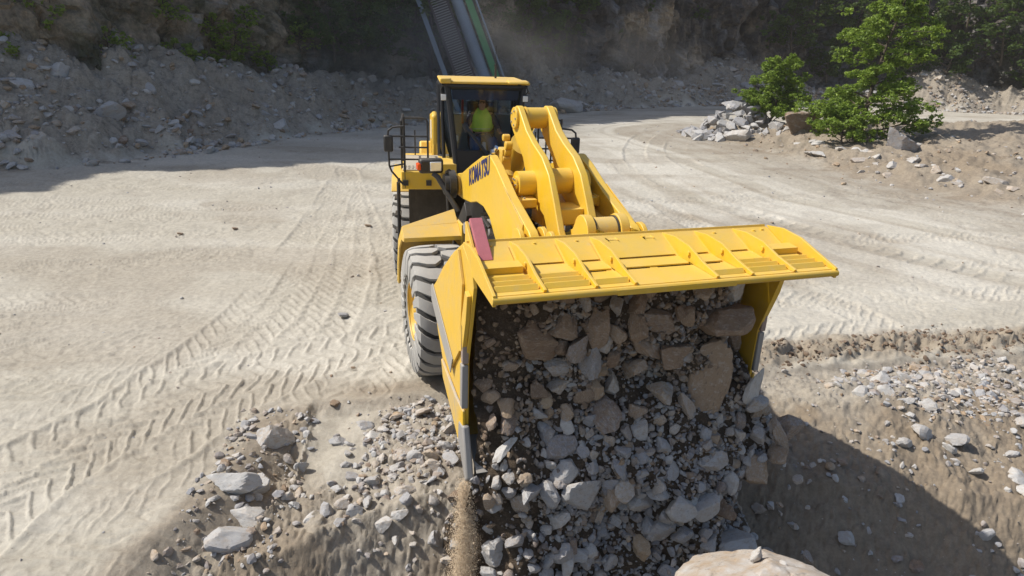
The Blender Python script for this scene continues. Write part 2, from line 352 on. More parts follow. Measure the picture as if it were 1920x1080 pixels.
trk([(3.1, 17), (6, 14.6), (10, 13)], .45, .30, 1.2, .03)
_r = random.Random(77)
for _k in range(20):
    _y = 6.5 + 1.15 * _k + _r.uniform(-.4, .4); _b = _r.uniform(-1.2, 2.2)
    trk([(-20 - _y * .3, _y - _b * 1.5), (-10, _y - _b * .4), (-5.5, _y + .4 + _b * .4), (-2.3, _y + 1.6 + _b)], .42, _r.uniform(.27, .33), _r.choice((-1.25, 1.25)), .030)
for _k in range(12):
    _x = -12 + _k * .9; trk([(_x - 2, 3.4 + _k * .1), (_x + .5, 6.5), (_x * .6 - 1.2, 9.5 + _r.uniform(-.5, .5)), (-2.2, 13 + _k * .3)], .40, _r.uniform(.24, .30), _r.choice((-1.1, 1.1)), .015)
for _k in range(7):
    _y = 11.5 + 2.0 * _k; trk([(3.0 + _k * .2, _y - .8), (6, _y), (11, _y + 1.5 + _r.uniform(-1, 1)), (18, _y + 2)], .42, .30, _r.choice((-1.2, 1.2)), .038)
for _k in range(6):
    trk([(-2.2 - .75 * _k, 8.9 - .55 * _k), (-2.0 - .6 * _k, 11), (-3 - .5 * _k, 16), (-7, 27)], .42, .29, _r.choice((-1.2, 1.2)), .035)
for _k in range(5):
    trk([(-3.7 - .8 * _k, 3.2), (-4.0 - .85 * _k, 6.0), (-3.2 - .7 * _k, 8.8), (-1.9, 11.2)], .40, .29, _r.choice((-.6, 1.2, .2)), .035)
trk([(12, 46), (8.8, 38), (8, 30), (10, 22), (14, 16), (22, 11)], .6, .5, .1, .05)
trk([(9.5, 46), (6.6, 38), (5.6, 30), (7.4, 22), (11.5, 15.5), (18, 11)], .6, .5, .1, .05)
def tracks_height(x, y):
    h = np.zeros(x.shape); wz = 0.12 * vn(x * 1.3, y * 1.3, s=91)
    for n, (p, hw, per, sl, dep) in enumerate(TRACKS):
        m = (x > p[:, 0].min() - 1) & (x < p[:, 0].max() + 1) & (y > p[:, 1].min() - 1) & (y < p[:, 1].max() + 1)
        if not m.any(): continue
        d, a = poly_dist(x[m], y[m], p); d = d + wz[m] * 0.4
        inside = 1 - sst(hw * 0.9, hw * 1.05, np.abs(d)); rim = np.exp(-((np.abs(d) - hw * 1.08) / 0.07) ** 2)
        ph = (a + np.abs(d) * sl + 0.05 * vn(a * 5, d * 5, s=17)) / per
        lug = sst(0.10, 0.34, np.abs((ph % 1) - 0.5) * 2)
        fade = 0.12 + 0.88 * sst(-0.3, 0.35, vn(a * 0.35, d * .6 + n * 13, s=5))
        h[m] = h[m] * (1 - inside * fade * 0.85) + fade * (inside * (-dep * (0.9 * lug)) + rim * dep * 0.45)
    return h
def H(x, y, fine=False):
    x = np.asarray(x, float); y = np.asarray(y, float)
    d, al = poly_dist(x, y, FOOT)
    dn = d + 1.6 * vn(al * 0.16, al * 0, s=3) + 0.5 * vn(al * .7, d * .3, s=4)
    peak = 2.6 + 1.8 * vn(al * 0.1 + 3, al * 0, s=8) + 1.8 * np.exp(-((al - 52) / 16) ** 2)
    z = np.minimum(np.maximum(dn, 0) * 0.62, peak) + np.maximum(dn - 7.5, 0) * 0.5
    z = np.minimum(z, 6.5) * sst(0, 1, dn + .5)
    z = z + sst(0, 2.5, dn) * (0.45 * fbm(x * .7, y * .7, s=21, o=4))
    b, bl = poly_dist(x, y, BANK); b = b + 0.5 * vn(bl * .4, b * .2, s=33)
    z = z + sst(-0.3, 3.5, b) * 0.6 + np.clip(b - 3, 0, 12) * 0.10 + sst(0, 2, b) * 0.18 * fbm(x * 1.1, y * 1.1, s=23)
    z = z + 0.10 * fbm(x * .11, y * .11, s=1, o=2) * sst(14, 24, y)
    # the dump edge in front of the machine
    e = (8.5 + .207 * (x + 2.85)) - y
    l = x - (-2.85 + .12 * e) + 0.55 * sst(1.7, 3.2, e)
    e2 = e + 0.12 * vn(x * .9, y * .9, s=40)
    zin = -0.10 * sst(0, .3, e2) - 0.07 * np.maximum(e2, 0) - 0.78 * np.maximum(e2 - 2.2 - 1.1 * (1 - sst(-2.7, -1.2, x)) - .35 * vn(x * .8, x * 0, s=44) - 1.0 * sst(2.0, 5.5, x), 0)
    zin = zin + 0.3 * np.exp(-((x - 5.6) / 1.6) ** 2) * sst(.1, 1.1, e) * (1 - sst(1.5, 3.2, e))
    left = -0.38 * sst(0.2, 1.6, e) * sst(-.75 - .09 * np.maximum(e - 1, 0), -.1, l) - 0.0
    wd = sst(1.2, 2.4, e); ll = l + .12 * vn(x * 1.8, y * 1.8, s=47) * sst(.8, 2.0, e); inside = (sst(-.10, .06, ll) * (1 - wd) + sst(-.5, .2, ll) * wd) * sst(-.05, .1, e)
    drop = np.where(l < 0, left, 0)
    zz = np.where(inside > 0, drop * (1 - inside) + zin * inside, drop)
    z = z + np.where(y < 14, np.maximum(zz, -6.0), 0)
    z = np.where(y < 1.0, z, z)
    if fine:
        flat = (1 - sst(-.3, .8, dn)) * (1 - sst(-.6, .3, b)) * (1 - sst(-.3, .2, e) * sst(-.9, -.4, l))
        near = 1 - sst(28, 45, y)
        z = z + flat * (tracks_height(x, y) + 0.012 * fbm(x * 2.2, y * 2.2, s=60, o=5, g=.6) * near + 0.02 * vn(x * .5, y * 1.1, s=61))
        w1 = .5 * vn(x * .7, y * .7, s=62); w2 = .6 * vn(x * .5 + 9, y * .5, s=63)
        cr = np.exp(-(vn(x * 1.3 + w1 * 2, y * 5.0 + w2 * 3, s=64) / .10) ** 2) * sst(-.2, .3, vn(x * .5, y * .7, s=65)); cr2 = np.exp(-(vn(x * 3.5 + w2 * 2, y * 4.0 + w1 * 3, s=67) / .09) ** 2) * sst(-.1, .4, vn(x * .6, y * .8, s=68))
        z = z - flat * near * (.022 * cr + .014 * cr2) - flat * near * .008 * np.abs(vn(x * 11, y * 11, s=69))
        # drag marks that sweep with the road
        z = z + flat * near * 0.012 * vn(b * 2.4, bl * .12, s=66) * sst(4, 12, x) * sst(12, 18, y)
        rough = np.clip(sst(-.1, .5, e) * sst(-.7, -.1, l) + sst(0, 1, dn) + sst(0, 1, b), 0, 1)
        c1 = np.abs(vn(x * 7, y * 7, s=71)); c2 = np.abs(vn(x * 16, y * 16, s=72))
        smooth_slab = np.exp(-(((l - .42) / .46) ** 4)) * sst(.1, .4, e) * (1 - sst(1.6, 2.1, e))
        nm_ = (rough > .05) & (y < 16); cc = np.zeros_like(z)
        if nm_.any():
            va, fa, fb = cell(x[nm_] * 7, y[nm_] * 7, z[nm_] * 7, 421); vb, fc_, fd = cell(x[nm_] * 16, y[nm_] * 16, z[nm_] * 16, 431); cc[nm_] = va * .045 * sst(0, .3, fb - fa) + vb * .022 * sst(0, .3, fd - fc_)
        z = z + rough * (1 - .9 * smooth_slab) * (1 - sst(16, 30, y)) * (cc + .02 * c2 + .05 * fbm(x * 2.5, y * 2.5, s=73, o=3)) + smooth_slab * .05 * np.sin(l * 9 + e * 2.5) * .4
        fm = (d > -.8) & (y > 14); cv = np.zeros_like(z)
        if fm.any():
            va, fa, fb = cell(x[fm] * 1.5, y[fm] * 1.5, x[fm] * 0, 401); vb, fc_, fd = cell(x[fm] * 3.6, y[fm] * 3.6, x[fm] * 0, 411); cv[fm] = (va - .3) * .34 * sst(0, .25, fb - fa) + (vb - .3) * .16 * sst(0, .25, fd - fc_)
        z = z + cv * rough * sst(14, 20, y)
        far = sst(14, 26, y) * rough; z = z + far * (.12 * np.abs(vn(x * 2.2, y * 2.2, s=74)) + .07 * np.abs(vn(x * 5, y * 5, s=75)))
        dp = np.exp(-(((e + .55) / .45) ** 2)) * sst(2.6, 3.4, x); z = z + dp * (.14 * fbm(x * 3.2 + e, y * 6, s=77, o=5, g=.6) + .05)
    return z
def Hs(x, y): return float(H(np.array([x]), np.array([y]))[0])

def build_ground():
    ys = np.concatenate([[-60, -30, -12, -4, 0, 1.5, 2.5], 3.2 * np.exp(np.arange(0, 700) * 0.00495), [110, 130, 170, 260, 420]])
    t = np.linspace(-1, 1, 1040); t = np.concatenate([[-1 - 4, -1 - 1.5, -1 - .5, -1 - .15], t, [1.15, 1.5, 2.5, 5]])
    ext = np.abs(t) > 1
    X = t[None, :] * (0.86 * np.maximum(ys, 0) + 3.4)[:, None] * np.where(ext, 3.0, 1.0)[None, :]
    Yg = np.repeat(ys[:, None], len(t), 1); x, y = X.ravel(), Yg.ravel()
    z = H(x, y, True)
    d, al = poly_dist(x, y, FOOT); b, bl = poly_dist(x, y, BANK)
    e = (8.5 + .207 * (x + 2.85)) - y; l = x - (-2.85 + .12 * e) + 0.55 * sst(1.7, 3.2, e)
    nz = fbm(x * 1.2, y * 1.2, s=80, o=4)
    ins = sst(-.05, .12, e) * sst(-.1, .02, l); gap = sst(.0, .5, e) * sst(-.9 - .1 * e, -.5 - .1 * e, l + .12 * nz) * (1 - ins)
    slab = np.exp(-(((l - .42) / .50) ** 4)) * sst(.05, .4, e) * (1 - sst(1.7, 2.2, e))
    rub = np.clip(ins * (1 - .7 * slab) * .75 + gap * .6 + sst(-1.5, .8, d + nz) * .95 + sst(-6, -1.0, b + .8 * nz) * .6, 0, 1)
    rub = np.clip(rub + sst(.25, .7, nz) * .25 * sst(14, 20, y), 0, 1)
    dirt = np.clip(np.exp(-(((e + .55 + .2 * nz) / .5) ** 4)) * sst(2.5, 3.1, x + .5 * nz) * .8 + sst(2.1, 3.6, e + .5 * nz) * .6 * ins + ins * sst(1.2, 2.2, x + .4 * nz) * sst(.9, 1.9, e + .5 * nz) * .8
                   + np.exp(-(((e + .2) / .28) ** 2)) * np.exp(-(((x + 1.6) / 1.0) ** 4)) * .5
                   + .3 * sst(.1, .6, fbm(x * .25, y * .4, s=81, o=3)) * (1 - ins) + sst(-.4, .8, b + .6 * nz) * .7 + .35 * ins * sst(.0, .5, nz) + gap * .35, 0, 1)
    pale = np.clip(sst(-.2, .7, fbm(x * .2 + 4, y * .5, s=83, o=3)) * .6 * (1 - ins) * (1 - rub) + slab * .25 * sst(0, .6, np.sin(l * 9 + e * 2.5 + nz)), 0, 1)
    streak = sst(-.1, .5, vn(b * 1.5, bl * .05, s=86) + .4 * vn(b * 4, bl * .1, s=87)) * sst(1, 6, x) * sst(11, 16, y) * (b < 0)
    pale = np.clip(pale + streak * .7 * (1 - ins), 0, 1); dirt = np.clip(dirt + .28 * sst(.1, .6, vn(b * 1.9 + 7, bl * .06, s=88)) * sst(1, 6, x) * sst(11, 16, y) * (b < 0), 0, 1)
    me = np_mesh('ground', np.stack([x, y, z], 1), grid_faces(len(ys), len(t)), True, dict(rub=rub, dirt=dirt, pale=pale))
    link('ground', me, M['ground'], kind='structure')
build_ground()

# ------------------------------------------------------------------ cliffs
def build_cliff():
    seg = np.hypot(*np.diff(FOOT, axis=0).T); acc = np.r_[0, np.cumsum(seg)]
    s = np.arange(18, acc[-1] - 8, 0.17); h = np.concatenate([np.arange(-2, 11, 0.17), np.arange(11, 30, 0.6)])
    # smooth centre line
    sm = lambda q: np.convolve(np.pad(q, 25, mode='edge'), np.ones(51) / 51, 'valid')
    cx, cy = sm(np.interp(s, acc, FOOT[:, 0])), sm(np.interp(s, acc, FOOT[:, 1]))
    tx, ty = np.gradient(cx), np.gradient(cy); n = np.hypot(tx, ty); nx, ny = -ty / n, tx / n
    S, Hh = np.meshgrid(s, h); NX = np.repeat(nx[None], len(h), 0); NY = np.repeat(ny[None], len(h), 0)
    off = 6.2 + 2.0 * vn(S * .06, S * 0, s=301) + Hh * .22
    x = cx[None] + NX * off; y = cy[None] + NY * off; z = 1.0 + Hh
    p = (x * .33, y * .33, z * .25)
    big = fbm(*p, s=310, o=4, g=.5) * 1.6
    v1, a1, b1 = cell(x * .55, y * .55, z * .40, 320); v2, a2, b2 = cell(x * 1.5 + .3 * big, y * 1.5, z * 1.3, 330)
    dsp = big + (v1 - .5) * 1.3 + (v2 - .5) * .5 + .12 * fbm(x * 3, y * 3, z * 3, s=340, o=3) - .35 * np.exp(-(b1 - a1) * 9)
    x = x - NX * dsp; y = y - NY * dsp; z = z + .25 * (v1 - .5)
    tan = sst(.0, .5, fbm(x * .15, y * .15, z * .25, s=350, o=3) + 1.5 * np.exp(-((S - 70) / 20) ** 2) - .15)
    veg = sst(-.2, .3, fbm(x * .12, y * .12, z * .16, s=360, o=3) + .25 * np.exp(-((S - 95) / 16) ** 2))
    grey = (1 - sst(0.5, 4.5, Hh + 1.5 * fbm(x * .4, y * .4, z * .4, s=370, o=3))) + .6 * sst(.35, .6, fbm(x * .5, y * .5, z * .12, s=372, o=3))
    me = np_mesh('cliff', np.stack([x.ravel(), y.ravel(), z.ravel()], 1), grid_faces(len(h), len(s))[:, ::-1], False, dict(tan=tan.ravel(), veg=veg.ravel(), grey=np.clip(grey, 0, 1).ravel()))
    link('cliff', me, M['cliff'], kind='structure')
build_cliff()

# ------------------------------------------------------------------ rocks
def ico(level):
    bm = bmesh.new(); bmesh.ops.create_icosphere(bm, subdivisions=level, radius=1); v = np.array([q.co[:] for q in bm.verts]); f = np.array([[q.index for q in g.verts] for g in bm.faces]); bm.free(); return v, f
ICO = {k: ico(k) for k in (2, 3, 4, 5)}
def rock_shape(level, seed, planes=16, rough=.04, lo=.62):
    rg = np.random.default_rng(seed); v, f = ICO[level]
    n = rg.normal(size=(planes, 3)); n /= np.linalg.norm(n, axis=1)[:, None]; d = rg.uniform(lo, 1.0, planes)
    dt = v @ n.T; r = np.where(dt > 1e-3, d / np.maximum(dt, 1e-3), 9).min(1); r = np.minimum(r, 1.4)
    w = v * r[:, None]; o = seed * 3.1
    w = w * (1 + rough * fbm(w[:, 0] * 2.5 + o, w[:, 1] * 2.5, w[:, 2] * 2.5, s=seed, o=4, g=.6))[:, None]
    return w, f
BIG = [rock_shape(4, 100 + k, 9 + k % 4, .05, .45) for k in range(14)] + [rock_shape(5, 190, 30, .045, .80)]
MID = [rock_shape(3, 200 + k, 8 + k % 4, .05, .45) for k in range(16)]
SML = [rock_shape(2, 300 + k, 7 + k % 3, .04, .45) for k in range(24)]
def rot_mats(n, rg):
    q = rg.normal(size=(n, 4)); q /= np.linalg.norm(q, axis=1)[:, None]; w, x, y, z = q.T
    return np.stack([1 - 2 * (y * y + z * z), 2 * (x * y - z * w), 2 * (x * z + y * w), 2 * (x * y + z * w), 1 - 2 * (x * x + z * z), 2 * (y * z - x * w), 2 * (x * z - y * w), 2 * (y * z + x * w), 1 - 2 * (x * x + y * y)], 1).reshape(n, 3, 3)
def rubble(name, pos, size, tone, tint, m, protos=SML, flat=.0, seed=1, **tags):
    "many stones as one mesh"
    rg = np.random.default_rng(seed); pos = np.asarray(pos); n = len(pos); R = rot_mats(n, rg); asp = rg.uniform(.5, 1.15, (n, 3)) * np.asarray(size)[:, None]
    which = rg.integers(0, len(protos), n); V, Fc, T1, T2 = [], [], [], []; base = 0
    for k, (v, f) in enumerate(protos):
        idx = np.where(which == k)[0]
        if not len(idx): continue
        w = v[None] * asp[idx][:, None, :]; w = np.einsum('nij,nvj->nvi', R[idx], w)
        if flat: w[..., 2] *= 1 - flat
        w = w + pos[idx][:, None, :]; V.append(w.reshape(-1, 3)); Fc.append((f[None] + (np.arange(len(idx)) * len(v))[:, None, None] + base).reshape(-1, 3)); base += len(idx) * len(v)
        T1.append(np.repeat(np.asarray(tone)[idx], len(v))); T2.append(np.repeat(np.asarray(tint)[idx], len(v)))
    me = np_mesh(name, np.concatenate(V), np.concatenate(Fc), False, dict(tone=np.concatenate(T1), tint=np.concatenate(T2)))
    return link(name, me, m, **tags)
ROCKME = {}
def rock_obj(name, loc, scale, rot, tone, tint, label, group=None, proto=0, kind='MID', cat='rock', parent=None):
    key = (kind, proto % len({'BIG': BIG, 'MID': MID}[kind]))
    if key not in ROCKME:
        v, f = {'BIG': BIG, 'MID': MID}[kind][key[1]]; me = np_mesh('rock', v, f, False); me.materials.append(M['rock'])
        if kind == 'BIG': me.shade_smooth(); me.set_sharp_from_angle(angle=rad(18))
        ROCKME[key] = me
    o = bpy.data.objects.new(name, ROCKME[key]); COL.objects.link(o); o.location = loc; o.scale = scale; o.rotation_euler = rot; o.color = (tone, tint, 0, 1)
    tagp(o, label, cat, group); return o

# exec_marker_loader
# ------------------------------------------------------------------ the wheel loader
LD = empty('wheel_loader', (X0, Y0, 0), PHI, 'big yellow wheel loader tipping stones out of its raised bucket', 'wheel loader')
HL, HR = (0, 2.25, 0), (0, 0, PHI2 - PHI)
def rear(o): o.location = HL; o.rotation_euler = HR; return o
def RB(): return MB(-2.25)

# ---- bucket
bk_side = [(3.60, 3.17), (3.05, 2.90), (2.45, 2.50), (2.08, 2.22), (2.06, 2.05), (2.25, 1.70), (2.62, 1.38), (3.74, 0.95), (3.76, 1.98), (4.05, 2.88), (3.98, 3.02)]
b = MB()
b.slab([(3.60, 3.17), (3.05, 2.89), (2.45, 2.52), (2.16, 2.30), (2.06, 2.08), (2.16, 1.80), (2.62, 1.40), (3.66, 0.98)], -1.72, 1.72, -.045)
bucket = b.build('bucket', 'yellow', LD, .006)
b = MB(); b.slab([(3.60, 3.17), (3.98, 3.025), (4.04, 3.02)], -1.72, 1.72, .022)
for a, c_ in ((-1.72, -1.27), (-1.27, -.80), (.80, 1.27), (1.27, 1.72)): b.slab([(4.04, 3.02), (4.66, 3.01)], a, c_, .022)
b.slab([(4.04, 3.02), (4.18, 3.018)], -.44, .42, .022); b.slab([(4.26, 3.015), (4.66, 3.01)], -.80, .80, .022)
for a, c_ in ((-.80, -.72), (-.52, -.44), (-.06, .02), (.42, .50), (.72, .80)): b.slab([(4.04, 3.02), (4.27, 3.015)], a, c_, .022)
guard = b.build('spill_guard', 'yellow', bucket, .004)
for r in (-1.74, -1.28, -.80, -.42, .42, .80, 1.28, 1.74):
    b = MB(); t = .014
    prof = [(3.60, 3.185), (4.0, 3.043), (4.66, 3.033), (4.675, 3.06), (4.40, 3.115), (4.15, 3.195), (3.86, 3.215)]
    if abs(r) > 1.7: prof = [(3.60, 3.20), (4.0, 2.98), (4.70, 2.95), (4.70, 3.05), (4.42, 3.13), (4.15, 3.21), (3.86, 3.235)]
    b.prism(prof, r - t, r + t); b.build('rib', 'yellow', bucket, .003)
for a, c_ in ((-1.70, -1.31), (-1.25, -.83), (.83, 1.25), (1.31, 1.70), (-.77, -.45), (.45, .77)):
    for u in ((4.30, 4.42, 4.54) if abs(a + c_) > 1.6 else (4.54,)):
        b = MB(); b.prism([(u, 3.034), (u + .05, 3.034), (u + .012, 3.075), (u, 3.075)], a, c_); b.build('grip_bar', 'yellow_clean', bucket, .002)
b = MB(); b.tube([(-1.76, 4.69, 3.0), (1.76, 4.69, 3.0)], .034, 12); b.box(-.62, .60, 4.70, 4.722, 2.965, 3.02); b.build('front_lip', 'yellow', bucket, .003)
b = MB()                                                # doubler plates and drain blocks on the guard
for a, c_ in ((-1.70, -1.30), (-1.26, -.82), (-.78, -.44), (-.40, .40), (.44, .78), (.82, 1.26), (1.30, 1.70)):
    b.prism([(3.70, 3.163), (3.98, 3.058), (3.98, 3.064), (3.70, 3.171)], a + .03, c_ - .03)
    b.prism([(4.21 if abs(a + c_) < 1.6 else 4.02, 3.05), (4.245, 3.04), (4.245, 3.055), (4.05, 3.065)], a + .03, c_ - .03)
for a, c_ in ((-1.70, -1.31), (1.31, 1.70)): b.prism([(4.05, 3.045), (4.2, 3.04), (4.2, 3.12), (4.05, 3.13)], a, c_ - .02)
for r in (-1.28, -.80, -.42, .42, .80, 1.28): b.tube([(r - .035, 4.17, 3.125), (r - .012, 4.17, 3.125)], .026, 12)
for r, u in ((-.6, 3.68), (-1.05, 3.68), (1.0, 3.68), (1.5, 3.68), (1.62, 3.66), (.15, 3.67), (-1.5, 3.68)): b.tube([(r, u, 3.145), (r, u + .01, 3.185)], .018, 10)
b.build('guard_fitting', 'yellow_clean', bucket, .002)
for s in (-1, 1):
    b = MB(); b.prism(bk_side, s * 1.72, s * 1.755); sp = b.build('side_plate', 'yellow', bucket, .004)
    b = MB(); b.prism([(3.50, 3.10), (2.16, 2.24), (2.12, 2.10), (3.16, 1.62), (3.60, 2.05), (3.70, 2.80)], s * 1.757, s * 1.785); b.build('wear_plate', 'yellow_dusty', sp, .004)
    b = MB(); b.prism([(2.05, 2.20), (2.16, 2.27), (3.30, 1.80), (3.19, 1.58), (2.75, 1.75), (2.10, 2.03)], s * 1.787, s * 1.80); b.build('worn_edge', 'worn', sp, .004)
    b = MB(); b.prism([(3.62, 2.05), (3.78, 2.12), (3.92, 2.50), (3.98, 2.78), (3.88, 2.80), (3.74, 2.45)], s * 1.757, s * 1.80); b.build('cutter_rail', 'yellow', sp, .004)
    b = MB(); b.box(s * 1.735, s * 1.80, 3.72, 3.80, 1.98, 2.40); b.build('side_cutter', 'cutter', sp, .01)
    b = MB(); b.box(s * 1.735, s * 1.805, 3.70, 3.79, 1.46, 1.96); b.build('side_cutter', 'steel', sp, .012)
    b = MB(); b.prism([(2.62, 1.48), (2.72, 1.28), (3.66, .90), (3.78, 1.0), (3.76, 1.42), (3.4, 1.40)], s * 1.757, s * 1.79); b.build('cheek_plate', 'worn_yellow', sp, .008)
    b = MB(); b.prism([(3.60, 1.22), (3.58, .98), (3.93, .66), (4.00, .74), (3.80, 1.26)], s * 1.72, s * 1.80); b.build('corner_tooth', 'steel', sp, .02)
b = MB(); b.prism([(3.60, 1.02), (3.62, .94), (3.98, .78), (4.0, .80)], -1.69, 1.69); b.build('cutting_edge', 'steel', bucket, .005)
# hinge ears behind the guard
for r in (-.34, .16): pass
b = MB()
for r0 in (-.27, .14): b.prism([(2.70, 2.66), (2.76, 3.02)] + arc(3.02, 3.06, .20, 165, 10, 8) + [(3.45, 3.02), (3.72, 3.17), (3.60, 3.17), (3.05, 2.88)], r0, r0 + .11)
for r0 in (-.62,): b.prism([(2.85, 2.72)] + arc(2.95, 2.95, .12, 180, 10, 6) + [(3.2, 2.93)], r0, r0 + .05)
b.build('link_ear', 'yellow', bucket, .008)
b = MB(); b.cylr(-.15, .13, 3.02, 3.06, .165); b.build('link_bush', 'yellow_dusty', bucket)
b = MB(); b.cylr(.115, .138, 3.02, 3.06, .18); b.cylr(-.158, -.14, 3.02, 3.06, .18); b.build('bush_seal', 'black', bucket)
for s in (-1, 1):
    b = MB()
    for r0 in (s * .50, s * .80): b.prism([(2.12, 2.28), (2.2, 2.72)] + arc(2.42, 2.78, .2, 170, 20, 6) + [(2.9, 2.82)], r0 - .03, r0 + .03)
    b.build('hinge_ear', 'yellow', bucket, .008)
b = MB(); b.prism([(3.42, 3.37), (3.46, 3.40), (3.90, 3.10), (3.86, 3.07)], -1.655, -1.53); b.build('faded_red_plate', 'pink', bucket, .004, label='faded red plate standing on the left end of the guard')
b = MB(); b.prism([(3.42, 3.36), (3.40, 3.08), (3.6, 3.17), (3.84, 3.07)], -1.69, -1.66); b.box(-1.70, -1.50, 3.86, 3.98, 3.04, 3.085); b.build('plate_bracket', 'yellow', bucket, .004)

# ---- boom
boom_prof = arc(-1.15, 2.78, .20, 250, 110, 8) + [(-.95, 3.02), (-.3, 3.27), (.35, 3.50)] + arc(.72, 3.34, .23, 118, 62, 6) + [(1.05, 3.48), (1.69, 3.21), (2.45, 2.98)] + arc(2.44, 2.76, .22, 70, -100, 8) + [(1.9, 2.44), (1.30, 2.35), (1.05, 2.52), (.80, 2.70), (.45, 2.78), (.05, 2.76), (-.35, 2.66), (-.9, 2.60)]
for s in (-1, 1):
    b = MB(); b.prism(boom_prof, s * .60, s * .72); arm = b.build('boom_arm', 'yellow_clean', LD, .012)
    b = MB(); b.cylr(s * .56, s * .76, -1.15, 2.78, .16); b.build('pivot_pin', 'yellow', arm, 0)
    b = MB(); b.prism([(1.52, 3.12), (1.5, 3.29), (2.35, 3.0), (2.34, 2.82)], s * .722, s * .735); b.build('wear_strip', 'yellow_dusty', arm, .003)
b = MB(); b.cylr(-.60, .60, .95, 3.02, .17, 32); b.box(-.60, .60, .45, .95, 2.84, 2.94); b.prism([(1.0, 3.12), (1.45, 3.02), (1.5, 2.72), (1.0, 2.7)], -.16, .60)
b.build('cross_tube', 'yellow', LD, .01)
b = MB(); b.prism([(1.45, 2.95), (2.35, 2.80), (2.35, 2.70), (1.45, 2.70)], .27, .60); b.build('cross_plate', 'yellow', LD, .01)
# lettering on the outer face of the left arm
tc = bpy.data.curves.new('lettering', 'FONT'); tc.body = 'KOMATSU'; tc.size = .34; tc.extrude = .003; tc.offset = .011; tc.space_character = 1.06; tc.shear = 0.12
to = bpy.data.objects.new('lettering', tc); COL.objects.link(to); bpy.context.view_layer.update()
me = bpy.data.meshes.new_from_object(to.evaluated_get(bpy.context.evaluated_depsgraph_get())); bpy.data.objects.remove(to)
def letters(me, name, p, ex, ey, parent, m, width=None):
    xs = [v.co.x for v in me.vertices]; w = max(xs) - min(xs); k = (width / w) if width else 1
    ex, ey = Vector(ex).normalized(), Vector(ey).normalized(); nz = ex.cross(ey)
    for v in me.vertices: c = v.co.copy(); q = Vector(p) + ex * ((c.x - min(xs)) * k if width else c.x) + ey * c.y + nz * c.z; v.co = q
    return link(name, me, M[m], parent)
LEFT = [o for o in bpy.data.objects if o.name == 'boom_arm'][0]
ang = math.atan2(.44, 1.30)
letters(me, 'lettering', (-.723, .42, 2.925), (0, -math.cos(ang), math.sin(ang)), (0, math.sin(ang) * .35, 1), LEFT, 'navy', 1.28)
# ---- bell crank
ck = [(.28, 4.02)] + arc(.50, 4.05, .17, 190, 60, 6) + [(.72, 4.10), (.95, 3.93), (1.25, 3.80), (1.62, 3.68), (1.90, 3.50), (2.12, 3.22), (2.34, 2.90), (2.55, 2.70)] + [(2.45, 2.55), (2.10, 2.62), (1.80, 2.95), (1.35, 3.08), (1.05, 3.30), (.85, 3.55), (.55, 3.72), (.34, 3.86)]
for s in (-1, 1):
    b = MB(); b.prism(ck, s * .17 - .01, s * .27); pl = b.build('crank_plate', 'yellow_clean', LD, .014)
    b = MB(); b.cylr(s * .27, s * .31, .50, 4.05, .15); b.build('pin_cover', 'yellow', pl, .008)
    b = MB(); b.cylr(s * .27, s * .50, 1.32, 3.28, .17); b.cylr(s * .50, s * .53, 1.32, 3.28, .11); b.build('pivot_boss', 'yellow_clean', pl)
    b = MB(); b.box(s * .30, s * .56, 1.38, 1.62, 3.02, 3.13); b.box(s * .56, s * .60, .9, 1.6, 3.0, 3.14); b.build('boss_bracket', 'yellow', pl, .01)
b = MB(); b.cylr(-.16, .16, .50, 4.05, .145); b.cylr(-.155, -.13, .5, 4.05, .155); b.build('rod_eye', 'yellow', LD)
b = MB(); b.cylr(-.16, .16, 1.55, 3.35, .17); b.box(-.16, .16, 1.7, 2.1, 2.9, 3.1); b.build('crank_spacer', 'yellow', LD, .01)
# tilt cylinder and link
b = MB(); b.tube([(0, .50, 4.05), (0, -.05, 3.55)], .07, 16); b.build('cylinder_rod', 'chrome', LD)
b = MB(); b.tube([(0, -.0, 3.60), (0, -.95, 2.72)], .165, 24); b.tube([(0, .02, 3.62), (0, -.06, 3.545)], .19, 24); b.build('tilt_cylinder', 'yellow', LD)
b = MB(); b.tube([(-.42, .55, 3.18), (-.40, .85, 2.95), (-.38, 1.2, 2.72)], .13, 20); b.tube([(-.42, .50, 3.22), (-.42, .58, 3.16)], .15, 20); b.build('lift_cylinder_cap', 'yellow_clean', LD)
b = MB()
for k, (r, u, z, q) in enumerate([(-.36, .45, 3.66, .06), (-.36, .42, 3.56, .055), (-.38, .40, 3.46, .05), (-.37, .36, 3.76, .05)]): b.cylr(r - .05, r + .05, u, z, q, 14)
b.box(-.44, -.30, .15, .42, 3.28, 3.6); b.tube([(-.36, .3, 3.5), (-.48, .1, 3.2), (-.44, -.1, 2.9)], .05, 12); b.build('valve_block', 'yellow', LD, .008)
b = MB(); b.tube([(-.52, .15, 3.48), (-.46, .22, 3.60)], .045, 14); b.cylr(-.55, -.50, .2, 3.52, .05, 14); b.build('sensor_housing', 'chrome', LD)
b = MB(); b.tube([(-.30, .6, 3.25), (-.34, .9, 3.06), (-.46, .8, 2.7), (-.40, .4, 2.5)], .016, 8); b.tube([(-.28, .8, 3.2), (-.3, 1.0, 2.9), (-.42, .9, 2.6)], .014, 8); b.build('hydraulic_hose', 'black', LD)
b = MB(); b.prism([(2.3, 2.9), (2.32, 2.66), (3.0, 2.9), (3.05, 3.1)], -.09, .09); b.build('bucket_link', 'yellow', LD, .01)
b = MB()
for r in (-.55, .35):
    for dz in (0, .07): b.tube([(r, -.3, 2.4 + dz), (r * .9, .3, 2.6 + dz), (r * .9, .9, 2.45)], .025, 8)
b.tube([(.30, 1.7, 2.75), (.42, 2.0, 2.78), (.5, 2.25, 2.7)], .03, 8); b.build('hydraulic_hose', 'black', LD)

